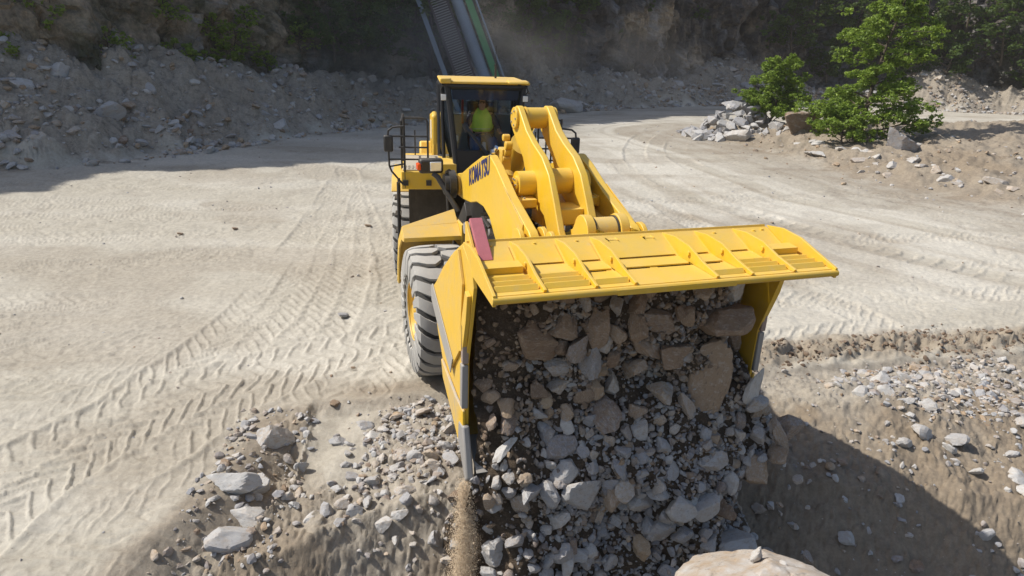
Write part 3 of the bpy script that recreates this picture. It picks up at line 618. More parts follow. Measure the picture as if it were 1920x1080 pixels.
b = MB()
for s in (-1, 1):
    for k in range(5): a = 2 * math.pi * k / 5; b.cylr(s * .31, s * .325, .50 + .10 * math.cos(a), 4.05 + .10 * math.sin(a), .014, 6)
    for k in range(6): a = 2 * math.pi * k / 6; b.cylr(s * .53, s * .545, 1.32 + .075 * math.cos(a), 3.28 + .075 * math.sin(a), .013, 6)
for u in (1.45, 1.56): b.tube([(-.46, u, 3.13), (-.46, u, 3.148)], .014, 6)
b.build('bolt', 'steel', LD)
b = MB()
for k in range(3): b.tube([(-.48 + .05 * k, -.6, 2.9), (-.50 + .05 * k, .05, 3.22 - .03 * k), (-.50 + .04 * k, .55, 3.30 - .04 * k), (-.46 + .04 * k, .95, 3.05), (-.42 + .04 * k, 1.1, 2.7)], .019, 8)
for k in range(3): b.tube([(.36 + .06 * k, -.4, 2.9), (.38 + .06 * k, .4, 3.25), (.42 + .05 * k, .9, 3.25), (.44 + .04 * k, 1.5, 2.95)], .02, 8)
b.tube([(-.585, -.9, 2.9), (-.59, .2, 3.25), (-.59, .8, 3.35), (-.585, 1.6, 3.05), (-.585, 2.2, 2.8)], .014, 6); b.build('hydraulic_hose', 'black', LD)
b = MB(); b.cylr(-.60, -.36, 1.05, 2.60, .10, 20); b.box(-.56, -.34, .6, .95, 2.45, 2.62); b.build('valve_body', 'black', LD, .01)
# ---- front frame between the arms
b = MB()
b.prism([(-2.1, 1.0), (-2.1, 1.9), (-1.5, 2.95), (-.9, 2.95), (-.4, 2.35), (.7, 2.25), (.95, 1.7), (.8, .85), (-.2, .7)], -.46, -.38)
b.prism([(-2.1, 1.0), (-2.1, 1.9), (-1.5, 2.95), (-.9, 2.95), (-.4, 2.35), (.7, 2.25), (.95, 1.7), (.8, .85), (-.2, .7)], .38, .46)
b.box(-.38, .38, -1.9, -.2, .9, 2.3); b.box(-.38, .38, -.2, .6, .9, 1.6)
b.prism([(-2.1, 1.9), (-1.5, 2.4), (-1.3, 2.2), (-1.9, 1.2)], -.55, .55); b.build('front_frame', 'black', LD, .01)
b = MB(); b.tube([(-1.3, 0, 1.04), (1.3, 0, 1.04)], .22, 20); b.tube([(-.4, 0, 1.04), (0, 0, 1.04), (.4, 0, 1.04)], [.3, .45, .3], 20); b.build('front_axle', 'black', LD)
b = MB(); b.cylr(-.36, -.06, .75, 2.40, .27, 28); b.build('counter_drum', 'black', LD)
fc = bpy.data.curves.new('drum_mark', 'FONT'); fc.body = 'FT'; fc.size = .12; fc.extrude = .002; fc.offset = .004
fo = bpy.data.objects.new('drum_mark', fc); COL.objects.link(fo); bpy.context.view_layer.update()
fm = bpy.data.meshes.new_from_object(fo.evaluated_get(bpy.context.evaluated_depsgraph_get())); bpy.data.objects.remove(fo)
letters(fm, 'drum_mark', (-.30, -(.75 + .24), 2.53), (1, 0, 0), (0, .45, .9), LD, 'white')
for s in (-1, 1):
    b = MB(); b.tube([(s * .50, -.35, 1.35), (s * .50, .7, 2.15)], .12, 20); b.build('lift_cylinder', 'black', LD)
    b = MB(); b.tube([(s * .50, .7, 2.15), (s * .50, 1.35, 2.62)], .065, 16); b.build('lift_cylinder_rod', 'chrome', LD)
    b = MB(); b.cylr(s * .98, s * .80, .35, 2.44, .085, 20); b.cylr(s * .80, s * .74, .35, 2.44, .11, 20); b.cylr(s * .74, s * .66, .35, 2.44, .07, 16)
    b.cylr(s * .64, s * .56, .42, 2.45, .13, 20); b.build('axle_breather', 'steel', LD)
    b = MB()
    for k in range(4): b.tube([(s * (.95 - k * .07), .45, 2.34), (s * (.92 - k * .06), .75, 2.36 - .03 * k), (s * (.8 - k * .06), 1.05, 2.2), (s * .6, 1.2, 2.0)], .035, 8)
    b.tube([(s * .74, .2, 2.5), (s * .72, .45, 2.62), (s * .66, .6, 2.5)], .03, 8); b.cylr(s * .95, s * .78, .78, 2.42, .06, 12); b.build('hydraulic_hose', 'black', LD)
    b = MB(); b.cylr(s * .80, s * .91, -1.15, 2.80, .235, 28); b.cylr(s * .91, s * .98, -1.15, 2.80, .17, 28); b.tube([(s * .9, -1.1, 3.03), (s * .9, -1.28, 2.98), (s * .88, -1.36, 2.7), (s * .86, -1.3, 2.2), (s * .8, -1.1, 1.7)], .035, 8)
    b.build('pivot_cover', 'black', LD, 0)
    # fender over the front tyre
    b = MB(); i, o_ = s * .86, s * 1.78
    b.add([(o_, -.36, 2.13), (i, -.36, 2.12), (i, -.62, 2.27), (o_, -.62, 2.24), (o_, -.36, 2.06), (i, -.36, 2.05), (i, -.62, 2.2), (o_, -.62, 2.17)], [(0, 1, 2, 3), (4, 7, 6, 5), (0, 4, 5, 1), (1, 5, 6, 2), (3, 7, 4, 0), (2, 6, 7, 3)])
    b.add([(o_, -.621, 2.24), (i, -.621, 2.27), (i, -.90, 2.44), (o_ * .99, -.66, 2.25), (o_, -.621, 2.17), (i, -.621, 2.2), (i, -.90, 2.37), (o_ * .99, -.66, 2.18)], [(0, 1, 2, 3), (4, 7, 6, 5), (1, 5, 6, 2), (3, 7, 4, 0), (2, 6, 7, 3), (0, 4, 5, 1)])
    b.slab([(-.63, 2.22), (-1.02, 1.95), (-1.2, 1.5), (-1.24, 1.1)], i, o_, .03); b.prism([(-.40, 2.06), (-.62, 2.2), (-1.0, 1.93), (-1.2, 1.45), (-1.26, 1.1), (-1.14, 1.1), (-1.08, 1.45), (-.92, 1.80), (-.6, 2.04)], s * 1.76, s * 1.79)
    b.box(s * .82, s * .86, -.95, -.35, 1.9, 2.3); b.build('fender', 'yellow_dusty', LD, .006)
    # headlamp on its arm
    b = MB(); b.tube([(s * .80, -.85, 2.40), (s * 1.08, -1.15, 2.92), (s * 1.15, -1.2, 2.98)], .045, 12)
    hl = b.build('lamp_arm', 'black', LD)
    lr = [(s * 1.18 - .20, 0), (s * 1.18 + .20, 0)]
    cxr = s * 1.18 if s < 0 else 1.42
    b = MB(); b.box(cxr - .20, cxr + .20, -1.34, -1.16, 2.98, 3.22); b.build('headlamp_housing', 'black', hl, .04)
    if s > 0: b = MB(); b.tube([(1.1, -1.2, 2.95), (1.42, -1.25, 3.0)], .04, 10); b.build('lamp_arm', 'black', LD)
    b = MB(); b.box(cxr - .04 * (-s) - .09, cxr - .04 * (-s) + .11, -1.165, -1.145, 3.02, 3.17) if s > 0 else b.box(cxr - .03, cxr + .16, -1.165, -1.145, 3.025, 3.175); b.build('headlamp', 'lens', hl, .01)
    b = MB(); b.box(cxr + s * .21 - .03, cxr + s * .21 + .03, -1.30, -1.15, 3.04, 3.15); b.build('indicator', 'amber', hl, .015)

# ---- wheels
def wheel(u, r_sign, is_rear):
    mk = RB if is_rear else MB; s = r_sign; Rw, rc = 1.03, 1.32; zc = 1.03
    prof = [(-.40, .44), (-.43, .60), (-.455, .78), (-.45, .90), (-.40, .975), (0, .985), (.40, .975), (.45, .90), (.455, .78), (.43, .60), (.40, .44)]
    seg = 64; V = []
    for k in range(seg):
        a = 2 * math.pi * k / seg
        for w, q in prof: V.append((s * rc + w, u + q * math.cos(a), zc + q * math.sin(a)))
    n = len(prof); F = [(k * n + i, k * n + i + 1, ((k + 1) % seg) * n + i + 1, ((k + 1) % seg) * n + i) for k in range(seg) for i in range(n - 1)]
    b = mk(); b.add(V, F); ty = b.build('tyre', 'groove', LD, 0, 60)
    if is_rear: rear(ty)
    b = mk()
    V = []
    for k in range(seg):
        a = 2 * math.pi * k / seg
        for w, q in ((-.405, .46), (-.437, .60), (-.462, .78), (-.458, .88)): V.append((s * rc + w * (1 if s < 0 else -1), u + q * math.cos(a), zc + q * math.sin(a)))
    b.add(V, [(k * 4 + i, k * 4 + i + 1, ((k + 1) % seg) * 4 + i + 1, ((k + 1) % seg) * 4 + i) for k in range(seg) for i in range(3)]); b.build('sidewall', 'sidewall', ty, 0, 60)
    # curved lugs, one row on each half
    b = mk(); nl = 23; pitch = 2 * math.pi / nl
    for side in (-1, 1):
        for k in range(nl):
            a0 = pitch * (k + (0 if side < 0 else .5)); pts = []; ws = [(.475, .60), (.47, .86), (.44, .97), (.36, 1.012), (.24, 1.03), (.12, 1.034), (.015, 1.034)]
            hw = [.28, .31, .335, .34, .345, .36, .22]
            top, bot = [], []
            for (w, q), h_ in zip(ws, hw):
                t = (0.47 - w) / .47; sw = -.42 * pitch * math.sin(t * math.pi * .9) - t * .35 * pitch
                if h_ < .25: hw2 = .16
                else: hw2 = h_
                for e_ in (-1, 1):
                    a = a0 + sw + e_ * hw2 * pitch; qq = q
                    top.append((s * rc + side * w, u + qq * math.cos(a), zc + qq * math.sin(a)))
                    qb = min(q, .97) - .03; a = a0 + sw + e_ * (hw2 + .04) * pitch; wb = min(w, .45)
                    bot.append((s * rc + side * wb, u + qb * math.cos(a), zc + qb * math.sin(a)))
            m_ = len(ws); fs = []
            for i in range(m_ - 1):
                a_, c_ = 2 * i, 2 * i + 2
                fs += [(a_, a_ + 1, c_ + 1, c_), (2 * m_ + a_, 2 * m_ + c_, 2 * m_ + c_ + 1, 2 * m_ + a_ + 1), (a_, c_, 2 * m_ + c_, 2 * m_ + a_), (a_ + 1, 2 * m_ + a_ + 1, 2 * m_ + c_ + 1, c_ + 1)]
            fs += [(0, 2 * m_, 2 * m_ + 1, 1), (2 * m_ - 2, 2 * m_ - 1, 4 * m_ - 1, 4 * m_ - 2)]
            b.add(top + bot, fs)
    b.build('tread', 'tread', ty, .012)
    b = mk(); V = []; rp = [(.40, .0), (.40, .10), (.30, .16), (.24, .30), (.30, .40), (.38, .44), (.42, .455), (.40, .47), (.34, .46)]
    seg2 = 40
    for k in range(seg2):
        a = 2 * math.pi * k / seg2
        for w, q in rp: V.append((s * (rc + w), u + max(q, .005) * math.cos(a), zc + max(q, .005) * math.sin(a)))
    n2 = len(rp); b.add(V, [(k * n2 + i, k * n2 + i + 1, ((k + 1) % seg2) * n2 + i + 1, ((k + 1) % seg2) * n2 + i) for k in range(seg2) for i in range(n2 - 1)])
    for k in range(20):
        a = 2 * math.pi * k / 20; b.cylr(s * (rc + .26), s * (rc + .30), u + .33 * math.cos(a), zc + .33 * math.sin(a), .018, 6)
    b.build('rim', 'yellow', ty, 0, 30)
for s in (-1, 1): wheel(0, s, False); wheel(-4.5, s, True)

# ---- rear frame, hood
def rb(b, name, m, bevel=.0, parent=None, **k):
    o = b.build(name, m, parent or LD, bevel, **k)
    return o if parent else rear(o)
b = RB(); b.box(-.55, .55, -6.6, -2.3, .9, 1.9); b.box(-.9, .9, -7.0, -4.3, 1.5, 2.3); rb(b, 'rear_frame', 'black', .02)
b = RB(); b.tube([(-1.3, -4.5, 1.04), (1.3, -4.5, 1.04)], .22, 18); rb(b, 'rear_axle', 'black')
b = RB(); b.prism([(-4.25, 2.4), (-4.25, 3.05), (-5.6, 3.12), (-5.6, 3.5), (-6.9, 3.4), (-7.1, 3.0), (-7.1, 2.2)], -.93, .93); b.prism([(-4.25, 2.4), (-4.25, 3.60), (-4.5, 3.66), (-5.6, 3.5), (-5.6, 2.4)], -.93, -.80)
hood = rb(b, 'engine_hood', 'yellow', .05)
b = RB(); b.prism([(-4.3, 3.1), (-4.3, 3.5), (-5.4, 3.4), (-5.4, 3.0)], -.935, -.931); rb(b, 'side_stripe', 'white', 0, hood)
b = RB(); b.prism([(-6.9, 1.1), (-7.6, 1.3), (-7.7, 2.5), (-7.1, 2.7), (-6.8, 2.2)], -1.2, 1.2); rb(b, 'counterweight', 'yellow', .05)
b = RB(); b.cylr(-.5, -.5, 0, 0, 0) if False else b.tube([(.45, -5.2, 3.6), (.45, -5.2, 4.15), (.45, -5.32, 4.3)], .1, 16); rb(b, 'exhaust_pipe', 'black')
for s in (-1, 1):
    b = RB(); b.prism([(-2.40, 2.42), (-2.40, 2.76), (-4.6, 2.76), (-4.6, 2.42)], s * 1.53, s * .60); pf = rb(b, 'platform_box', 'yellow', .02)
    b = RB(); b.box(s * 1.50, s * .80, -4.2, -2.46, 2.763, 2.785)
    for k in range(8):
        for j in range(4): b.box(s * 1.46 - .0 - s * .07 * k - .02, s * 1.46 - s * .07 * k + .02, -2.52 - .1 * j - .06, -2.52 - .1 * j, 2.785, 2.797)
    rb(b, 'deck_plate', 'deck', .003, pf)
    b = RB(); b.box(s * 1.42, s * .64, -3.36, -3.30, 1.35, 2.42); rb(b, 'mud_flap', 'darkbrown', .01)
    b = RB(); b.slab([(-3.30, 2.2), (-3.6, 2.42), (-5.2, 2.42), (-5.7, 1.9)], s * .9, s * 1.76, .03); rb(b, 'rear_fender', 'yellow', .01)
    # railings and mirror
    b = RB(); R1, R2, z0, z1 = s * 1.46, s * 1.03, 2.76, 3.73; q = .019
    b.tube([(R2, -2.42, z0), (R2, -2.42, z1 - .08), (R2 + s * .025, -2.42, z1 - .02), (R2 + s * .08, -2.42, z1), (R1 + s * .0, -2.42, z1), (R1, -2.42, z1)], q); b.tube([(R1, -2.42, 2.45), (R1, -2.42, z1 + .02)], q * 1.15)
    for z in (3.40, 3.20, 2.98): b.tube([(R2, -2.42, z), (R1 + s * .27, -2.42, z)] if z != 3.20 else [(R2, -2.42, z), (R1 + s * .10, -2.42, z)], q * .9)
    b.tube([(R1, -2.40, 3.58), (R1 + s * .20, -2.40, 3.56), (R1 + s * .28, -2.40, 3.50), (R1 + s * .29, -2.40, 3.42), (R1 + s * .28, -2.40, 2.86), (R1 + s * .24, -2.40, 2.76), (R1 + s * .04, -2.40, 2.52)], q)
    b.tube([(R1, -2.40, 2.90), (R1 + s * .27, -2.40, 2.85)], q * .8)
    for u in (-2.75, -3.6, -4.2): b.tube([(s * 1.52, u, 2.6), (s * 1.52, u, 3.62)], q)
    for z in (3.62, 3.2): b.tube([(s * 1.52, -2.75, z), (s * 1.52, -4.2, z)], q)
    b.tube([(s * 1.28, -4.2, 2.6), (s * 1.28, -4.2, 3.3)], q * .8)
    for rr_ in (R1, R2): b.box(rr_ - .04, rr_ + .06, -2.44, -2.36, 2.50, 2.60)
    rl = rb(b, 'railing', 'black')
    b = RB(); b.box(s * 1.83, s * 1.66, -2.46, -2.36, 3.12, 3.42); rb(b, 'mirror', 'black', .03)
    b = RB(); b.tube([(s * 1.62, -2.7, .45), (s * 1.60, -2.7, 2.5)], .03, 10); b.tube([(s * 1.62, -3.1, .45), (s * 1.60, -3.1, 2.5)], .03, 10)
    for k in range(6): b.box(s * 1.68, s * 1.56, -3.1, -2.7, .5 + .33 * k, .53 + .33 * k)
    rb(b, 'ladder', 'black', .0)
    b = RB(); b.cylr(s * .78 - .0, s * .80, -3, 3, .01, 6) if False else b.box(s * .74 - .055, s * .74 + .055, -2.37, -2.28, 4.05, 4.17); wl = rb(b, 'work_lamp_housing', 'black', .015)
    b = RB(); b.box(s * .74 - .045, s * .74 + .045, -2.28, -2.268, 4.06, 4.16); rb(b, 'work_lamp', 'lens', .005, wl)
    b = RB(); b.tube([(s * .60, -2.30, 4.36), (s * .76, -2.28, 4.30), (s * .79, -2.32, 4.24), (s * .74, -2.34, 4.16)], .012, 8); rb(b, 'lamp_bracket', 'black')

# ---- cab
FL = lambda s, top: ((-.63 if top else -.47) if s < 0 else (.70 if top else .57))
b = RB()
for s in (-1, 1):
    b.tube([(FL(s, 0) + s * .02, -2.46, 2.72), (FL(s, 1) + s * .03, -2.46, 4.30)], .055, 8)
    b.tube([(s * .76, -4.15, 2.72), (s * .77, -4.15, 4.30)], .05, 8); b.tube([(s * .70, -3.35, 2.74), (s * .745, -3.35, 4.30)], .035, 8)
    b.tube([(FL(s, 1), -2.46, 4.28), (s * .77, -4.15, 4.28)], .05, 8); b.tube([(FL(s, 0), -2.46, 2.78), (s * .76, -4.15, 2.78)], .05, 8)
b.tube([(-.64, -2.46, 4.28), (.71, -2.46, 4.28)], .045, 8); b.tube([(-.5, -2.45, 3.14), (.62, -2.45, 3.14)], .022, 8)
b.box(-.74, .76, -4.18, -2.5, 2.66, 2.74)
b.add([(-.48, -2.43, 2.72), (.58, -2.43, 2.72), (.60, -2.43, 3.13), (-.51, -2.43, 3.13), (-.48, -2.46, 2.72), (.58, -2.46, 2.72), (.60, -2.46, 3.13), (-.51, -2.46, 3.13)], [(0, 1, 2, 3), (4, 7, 6, 5), (0, 4, 5, 1), (1, 5, 6, 2), (2, 6, 7, 3), (3, 7, 4, 0)])
cabf = rb(b, 'cab_frame', 'cabdark')
b = RB(); b.box(-.80, .82, -4.35, -2.30, 4.345, 4.395); b.box(-.80, -.60, -2.5, -2.25, 4.35, 4.44); b.prism([(-2.25, 4.36), (-2.28, 4.41), (-2.6, 4.42), (-2.6, 4.36)], .42, .80); rb(b, 'cab_roof', 'yellow_dusty', .02)
b = RB(); b.box(-.76, .78, -4.30, -2.33, 4.285, 4.335); rb(b, 'roof_lining', 'cabdark', .01, cabf)
b = RB(); b.add([(-.60, -2.42, 4.25), (.66, -2.42, 4.25), (.57, -2.42, 3.16), (-.48, -2.42, 3.16)], [(0, 1, 2, 3)]); ws = rb(b, 'windscreen', 'glass', 0)
b = RB(); b.add([(-.585, -2.47, 4.245), (.645, -2.47, 4.245), (.63, -2.50, 4.06), (-.57, -2.50, 4.06)], [(0, 1, 2, 3)]); rb(b, 'sun_visor', 'shirt', 0)
for s in (-1, 1):
    b = RB(); b.add([(FL(s, 1) + s * .02, -2.50, 4.24), (FL(s, 0) + s * .02, -2.50, 2.84), (s * .765, -4.1, 2.84), (s * .775, -4.1, 4.24)], [(0, 1, 2, 3)]); rb(b, 'side_window', 'glass_dark', 0)
b = RB(); b.add([(-.72, -4.14, 3.67), (.72, -4.14, 3.67), (.73, -4.14, 4.24), (-.73, -4.14, 4.24)], [(0, 1, 2, 3)]); rb(b, 'rear_window', 'glass_rear', 0)
b = RB(); b.box(-.74, .74, -4.17, -4.12, 2.74, 3.66); rb(b, 'rear_panel', 'cabint', .01)
b = RB(); b.prism([(-2.40, 2.66), (-2.40, 2.90), (-2.6, 2.94), (-4.2, 2.78), (-4.2, 2.6)], -.80, -.50); b.box(-.62, .7, -2.44, -2.38, 2.42, 2.73); rb(b, 'cab_sill', 'yellow', .01)
b = RB(); b.prism([(-4.20, 2.75), (-4.20, 4.25), (-4.24, 4.25), (-4.24, 2.75)], -.80, -.765); rb(b, 'door_edge', 'steel', .004)
b = RB(); b.tube([(-.34, -2.395, 3.60), (.08, -2.385, 3.08)], .030, 8); b.tube([(-.36, -2.40, 3.64), (-.30, -2.395, 3.5)], .05, 8); rb(b, 'wiper', 'cabdark')
b = RB(); b.box(-.58, -.46, -2.7, -2.5, 3.30, 3.42); b.box(.42, .54, -3.0, -2.8, 3.2, 3.42); b.box(-.30, .50, -2.8, -2.5, 2.74, 3.02); b.tube([(0.05, -2.65, 2.8), (.05, -2.85, 3.25)], .05, 8); rb(b, 'console', 'cabint', .02)
b = RB(); b.tube([(0.05 + .19 * math.cos(a), -2.86 + .12 * math.sin(a), 3.30 + .14 * math.sin(a)) for a in [2 * math.pi * k / 20 for k in range(21)]], .014, 6, False); rb(b, 'steering_wheel', 'cabdark')
b = RB(); b.prism([(-3.0, 3.05), (-3.0, 3.22), (-3.45, 3.22), (-3.62, 3.95), (-3.72, 3.95), (-3.6, 3.05)], -.22, .32); b.box(-.08, .18, -3.72, -3.62, 3.95, 4.12); b.box(-.10, .2, -3.5, -3.1, 2.74, 3.05); rb(b, 'driver_seat', 'seat', .04)
b = RB(); b.box(-.335, -.29, -3.75, -3.7, 3.5, 4.1); rb(b, 'seat_belt', 'red', .005)
b = RB(); b.tube([(.33, -3.6, 4.4), (.33, -3.6, 4.62)], .022, 8); b.tube([(.33, -3.6, 4.6), (.33, -3.6, 5.0)], .007, 6); b.cyl((.33, -3.6, 4.62), (.33, -3.6, 4.66), .028, 8); rb(b, 'antenna', 'black')
# exec_marker_person
# ------------------------------------------------------------------ the driver
HX, HY = X0 - 2.25 * math.sin(PHI), Y0 + 2.25 * math.cos(PHI)
def RWd(r, u, z): q = -(u + 2.25); return Vector((HX + r * math.cos(PHI2) - q * math.sin(PHI2), HY + r * math.sin(PHI2) + q * math.cos(PHI2), z))
def skinned(name, chains, m, parent=None, sub=2, org=Vector((0, 0, 0))):
    "chains of (r,u,z,radius[,radius2]); equal points are shared"
    vs, es, rs, key = [], [], [], {}
    for ch in chains:
        prev = None
        for p in ch:
            k = tuple(round(a, 4) for a in p[:3])
            if k not in key: key[k] = len(vs); vs.append(tuple(RWd(*p[:3]) - org)); rs.append((p[3], p[4] if len(p) > 4 else p[3]))
            i = key[k]
            if prev is not None and prev != i: es.append((prev, i))
            prev = i
    me = bpy.data.meshes.new(name); me.from_pydata(vs, es, []); o = link(name, me, M[m], parent)
    sk = o.modifiers.new('skin', 'SKIN'); sk.use_smooth_shade = True
    for i, (a, c_) in enumerate(rs): me.skin_vertices[0].data[i].radius = (a, c_)
    me.skin_vertices[0].data[0].use_root = True
    sb = o.modifiers.new('sub', 'SUBSURF'); sb.levels = sub; sb.render_levels = sub; return o
ORG = RWd(.04, -3.25, 3.22)
hip, chest, neck = (.04, -3.25, 3.30, .11, .09), (.04, -3.30, 3.62, .16, .11), (.04, -3.28, 3.83, .055)
arms, sleeves = [], []
for s in (-1, 1):
    sh = (.04 + s * .19, -3.30, 3.74, .06); el = (.04 + s * .31, -3.12, 3.50, .048); wr = ((-.20, -2.93, 3.47, .03) if s < 0 else (.36, -2.95, 3.44, .03))
    hd = (wr[0] + .01 * s, wr[1] + .06, wr[2] + .0, .038, .02); arms.append([chest, sh, el, wr, hd])
    for f in range(4): arms.append([hd, (hd[0] + (f - 1.5) * .018, hd[1] + .045, hd[2] - .005, .009), (hd[0] + (f - 1.5) * .02, hd[1] + .065, hd[2] - .035, .008)])
    arms.append([hd, (hd[0] - s * .03, hd[1] + .01, hd[2] + .02, .011), (hd[0] - s * .035, hd[1] + .04, hd[2] + .01, .009)]); sleeves.append([sh[:3] + (.075,), el[:3] + (.062,), tuple(el[k] * .35 + wr[k] * .65 for k in range(3)) + (.045,)])
legs, trous = [], []
for s in (-1, 1):
    a, k_, an, to_ = (.04 + s * .11, -3.22, 3.24, .065), (.04 + s * .17, -2.80, 3.30, .05), (.04 + s * .17, -2.72, 2.90, .04), (.04 + s * .18, -2.60, 2.84, .03)
    legs.append([hip, a, k_, an, to_]); trous.append([(.04, -3.25, 3.30, .19, .16), a[:3] + (.135,), k_[:3] + (.115,), an[:3] + (.085,)])
head = [neck, (.04, -3.255, 3.90, .07, .075), (.04, -3.25, 3.99, .082, .095), (.04, -3.26, 4.06, .07, .08)]
body = skinned('person', [[hip, chest, neck], head] + arms + legs + [[head[1], (.04, -3.165, 3.955, .014)]], 'skin', None, 2, ORG)
body.location = ORG; tagp(body, 'seated driver in a lime hi-vis vest over dark blue clothes, behind the windscreen', 'person')
skinned('hi_vis_vest', [[(.04, -3.25, 3.36, .25, .17), (.04, -3.28, 3.58, .26, .155), (.04, -3.29, 3.72, .21, .11)], [(.04, -3.29, 3.72, .17, .11), (-.08, -3.29, 3.80, .07)], [(.04, -3.29, 3.72, .17, .11), (.16, -3.29, 3.80, .07)]], 'vest', body, 2, ORG)
skinned('reflective_band', [[(.04, -3.255, 3.44, .262, .182), (.04, -3.258, 3.475, .262, .180)]], 'reflect', body, 1, ORG)
skinned('shirt', [[(.04, -3.28, 3.74, .09, .085), (.04, -3.26, 3.84, .07, .07)]], 'shirt', body, 1, ORG)
for ch in sleeves: skinned('sleeve', [ch], 'shirt', body, 2, ORG)
skinned('trousers', trous, 'jeans', body, 2, ORG)
skinned('cap', [[(.04, -3.28, 4.03, .086, .10), (.04, -3.285, 4.085, .075, .08)], [(.04, -3.28, 4.03, .086, .10), (.04, -3.15, 4.035, .05, .012)]], 'hair', body, 2, ORG)

# ------------------------------------------------------------------ the load: dirt and stones pouring out of the bucket
CV = np.array([(3.35, 2.98), (3.62, 2.72), (3.80, 2.35), (3.82, 1.9), (3.85, 1.4), (3.93, .9), (4.08, .3), (4.3, -.4), (4.7, -1.2), (5.3, -2.0), (5.9, -2.8)])
_sg = np.r_[0, np.cumsum(np.hypot(*np.diff(CV, axis=0).T))] - .55
def edges(t): return -1.66 - .16 * sst(1.5, 2.4, t) - .35 * sst(2.6, 4.6, t), 1.66 + .16 * sst(1.3, 2.0, t) + .55 * sst(2.0, 4.2, t)
def pile(r, t):
    r = np.asarray(r, float); t = np.asarray(t, float)
    u = np.interp(t, _sg, CV[:, 0]); z = np.interp(t, _sg, CV[:, 1]); e0, e1 = edges(t)
    bulge = .17 * fbm(r * 1.1, t * 1.1, s=500, o=3) + .07 * fbm(r * 4, t * 4, s=505, o=3) + .10 * np.exp(-((r - .3) / .9) ** 2)
    back = (1 - sst(0, .35, r - e0)) + (1 - sst(0, .5, e1 - r)); out = sst(2.1, 3.2, t)
    u = u + bulge - .38 * (1 - sst(0, .65, e1 - r)) * (1 - sst(.7, 1.3, t)) + .12 * np.exp(-((t - 1.9) / .4) ** 2) - back * (.10 * (t < 1.2) + .9 * out) - .25 * np.maximum(np.abs(r) - 1.3, 0) * out
    return u, z
def wpts(r, u, z): return np.stack([X0 + r * math.cos(PHI) + u * math.sin(PHI), Y0 + r * math.sin(PHI) - u * math.cos(PHI), z], -1)
def build_pile():
    t = np.linspace(_sg[0], _sg[-1], 340); q = np.linspace(0, 1, 300); T, Q = np.meshgrid(t, q, indexing='ij'); e0, e1 = edges(T); r = e0 + (e1 - e0) * Q
    u, z = pile(r, T); u = u + .02 * fbm(r * 14, T * 14, s=510, o=3)
    me = np_mesh('loose_dirt', wpts(r.ravel(), u.ravel(), z.ravel()), grid_faces(len(t), len(q)), True); link('loose_dirt', me, M['dirt'], kind='stuff', label='brown dirt pouring out with the stones', cat='dirt')
build_pile()
def dens(r, t): return np.clip(.22 + .65 * sst(-1.6, -.7, r) - .35 * sst(1.2, 1.9, r) * sst(2.4, 3.2, t), .15, 1)
rg = np.random.default_rng(5)
n = 16000; t = rg.uniform(_sg[0] + .2, 4.9, n); e0, e1 = edges(t); r = e0 + (e1 - e0) * rg.uniform(0, 1, n)
keep = rg.uniform(0, 1, n) < dens(r, t); r, t = r[keep], t[keep]; u, z = pile(r, t); n = len(r)
sz = .010 + .034 * rg.power(.45, n); tone = np.clip(rg.normal(.62 - .42 * sst(.6, 2.0, t), .25), 0, 1); tint = rg.uniform(0, 1, n) ** 1.2
tone = np.where(r < -1.0, np.clip(tone + .3, 0, 1), tone)
rubble('rubble', wpts(r, u + sz * .3, z), sz, tone, tint, M['rock_dark'], seed=5, kind='stuff', label='small stones and grit in the pouring load', cat='rubble')
n = 2200; t = rg.uniform(.5, 4.8, n); e0, e1 = edges(t); r = e0 + (e1 - e0) * rg.uniform(.02, .98, n); keep = rg.uniform(0, 1, n) < .8 * dens(r, t) * sst(-.35, .1, vn(r * 2.2, t * 2.2, s=520)); r, t = r[keep], t[keep]; u, z = pile(r, t); n = len(r)
rubble('rubble', wpts(r, u + .012, z), .028 + .034 * rg.power(.5, n), np.clip(rg.normal(.50, .25, n), 0, 1), rg.uniform(0, .9, n), M['rock_dark'], MID, seed=15, kind='stuff', label='fist-sized broken stones in the pouring load', cat='rubble')
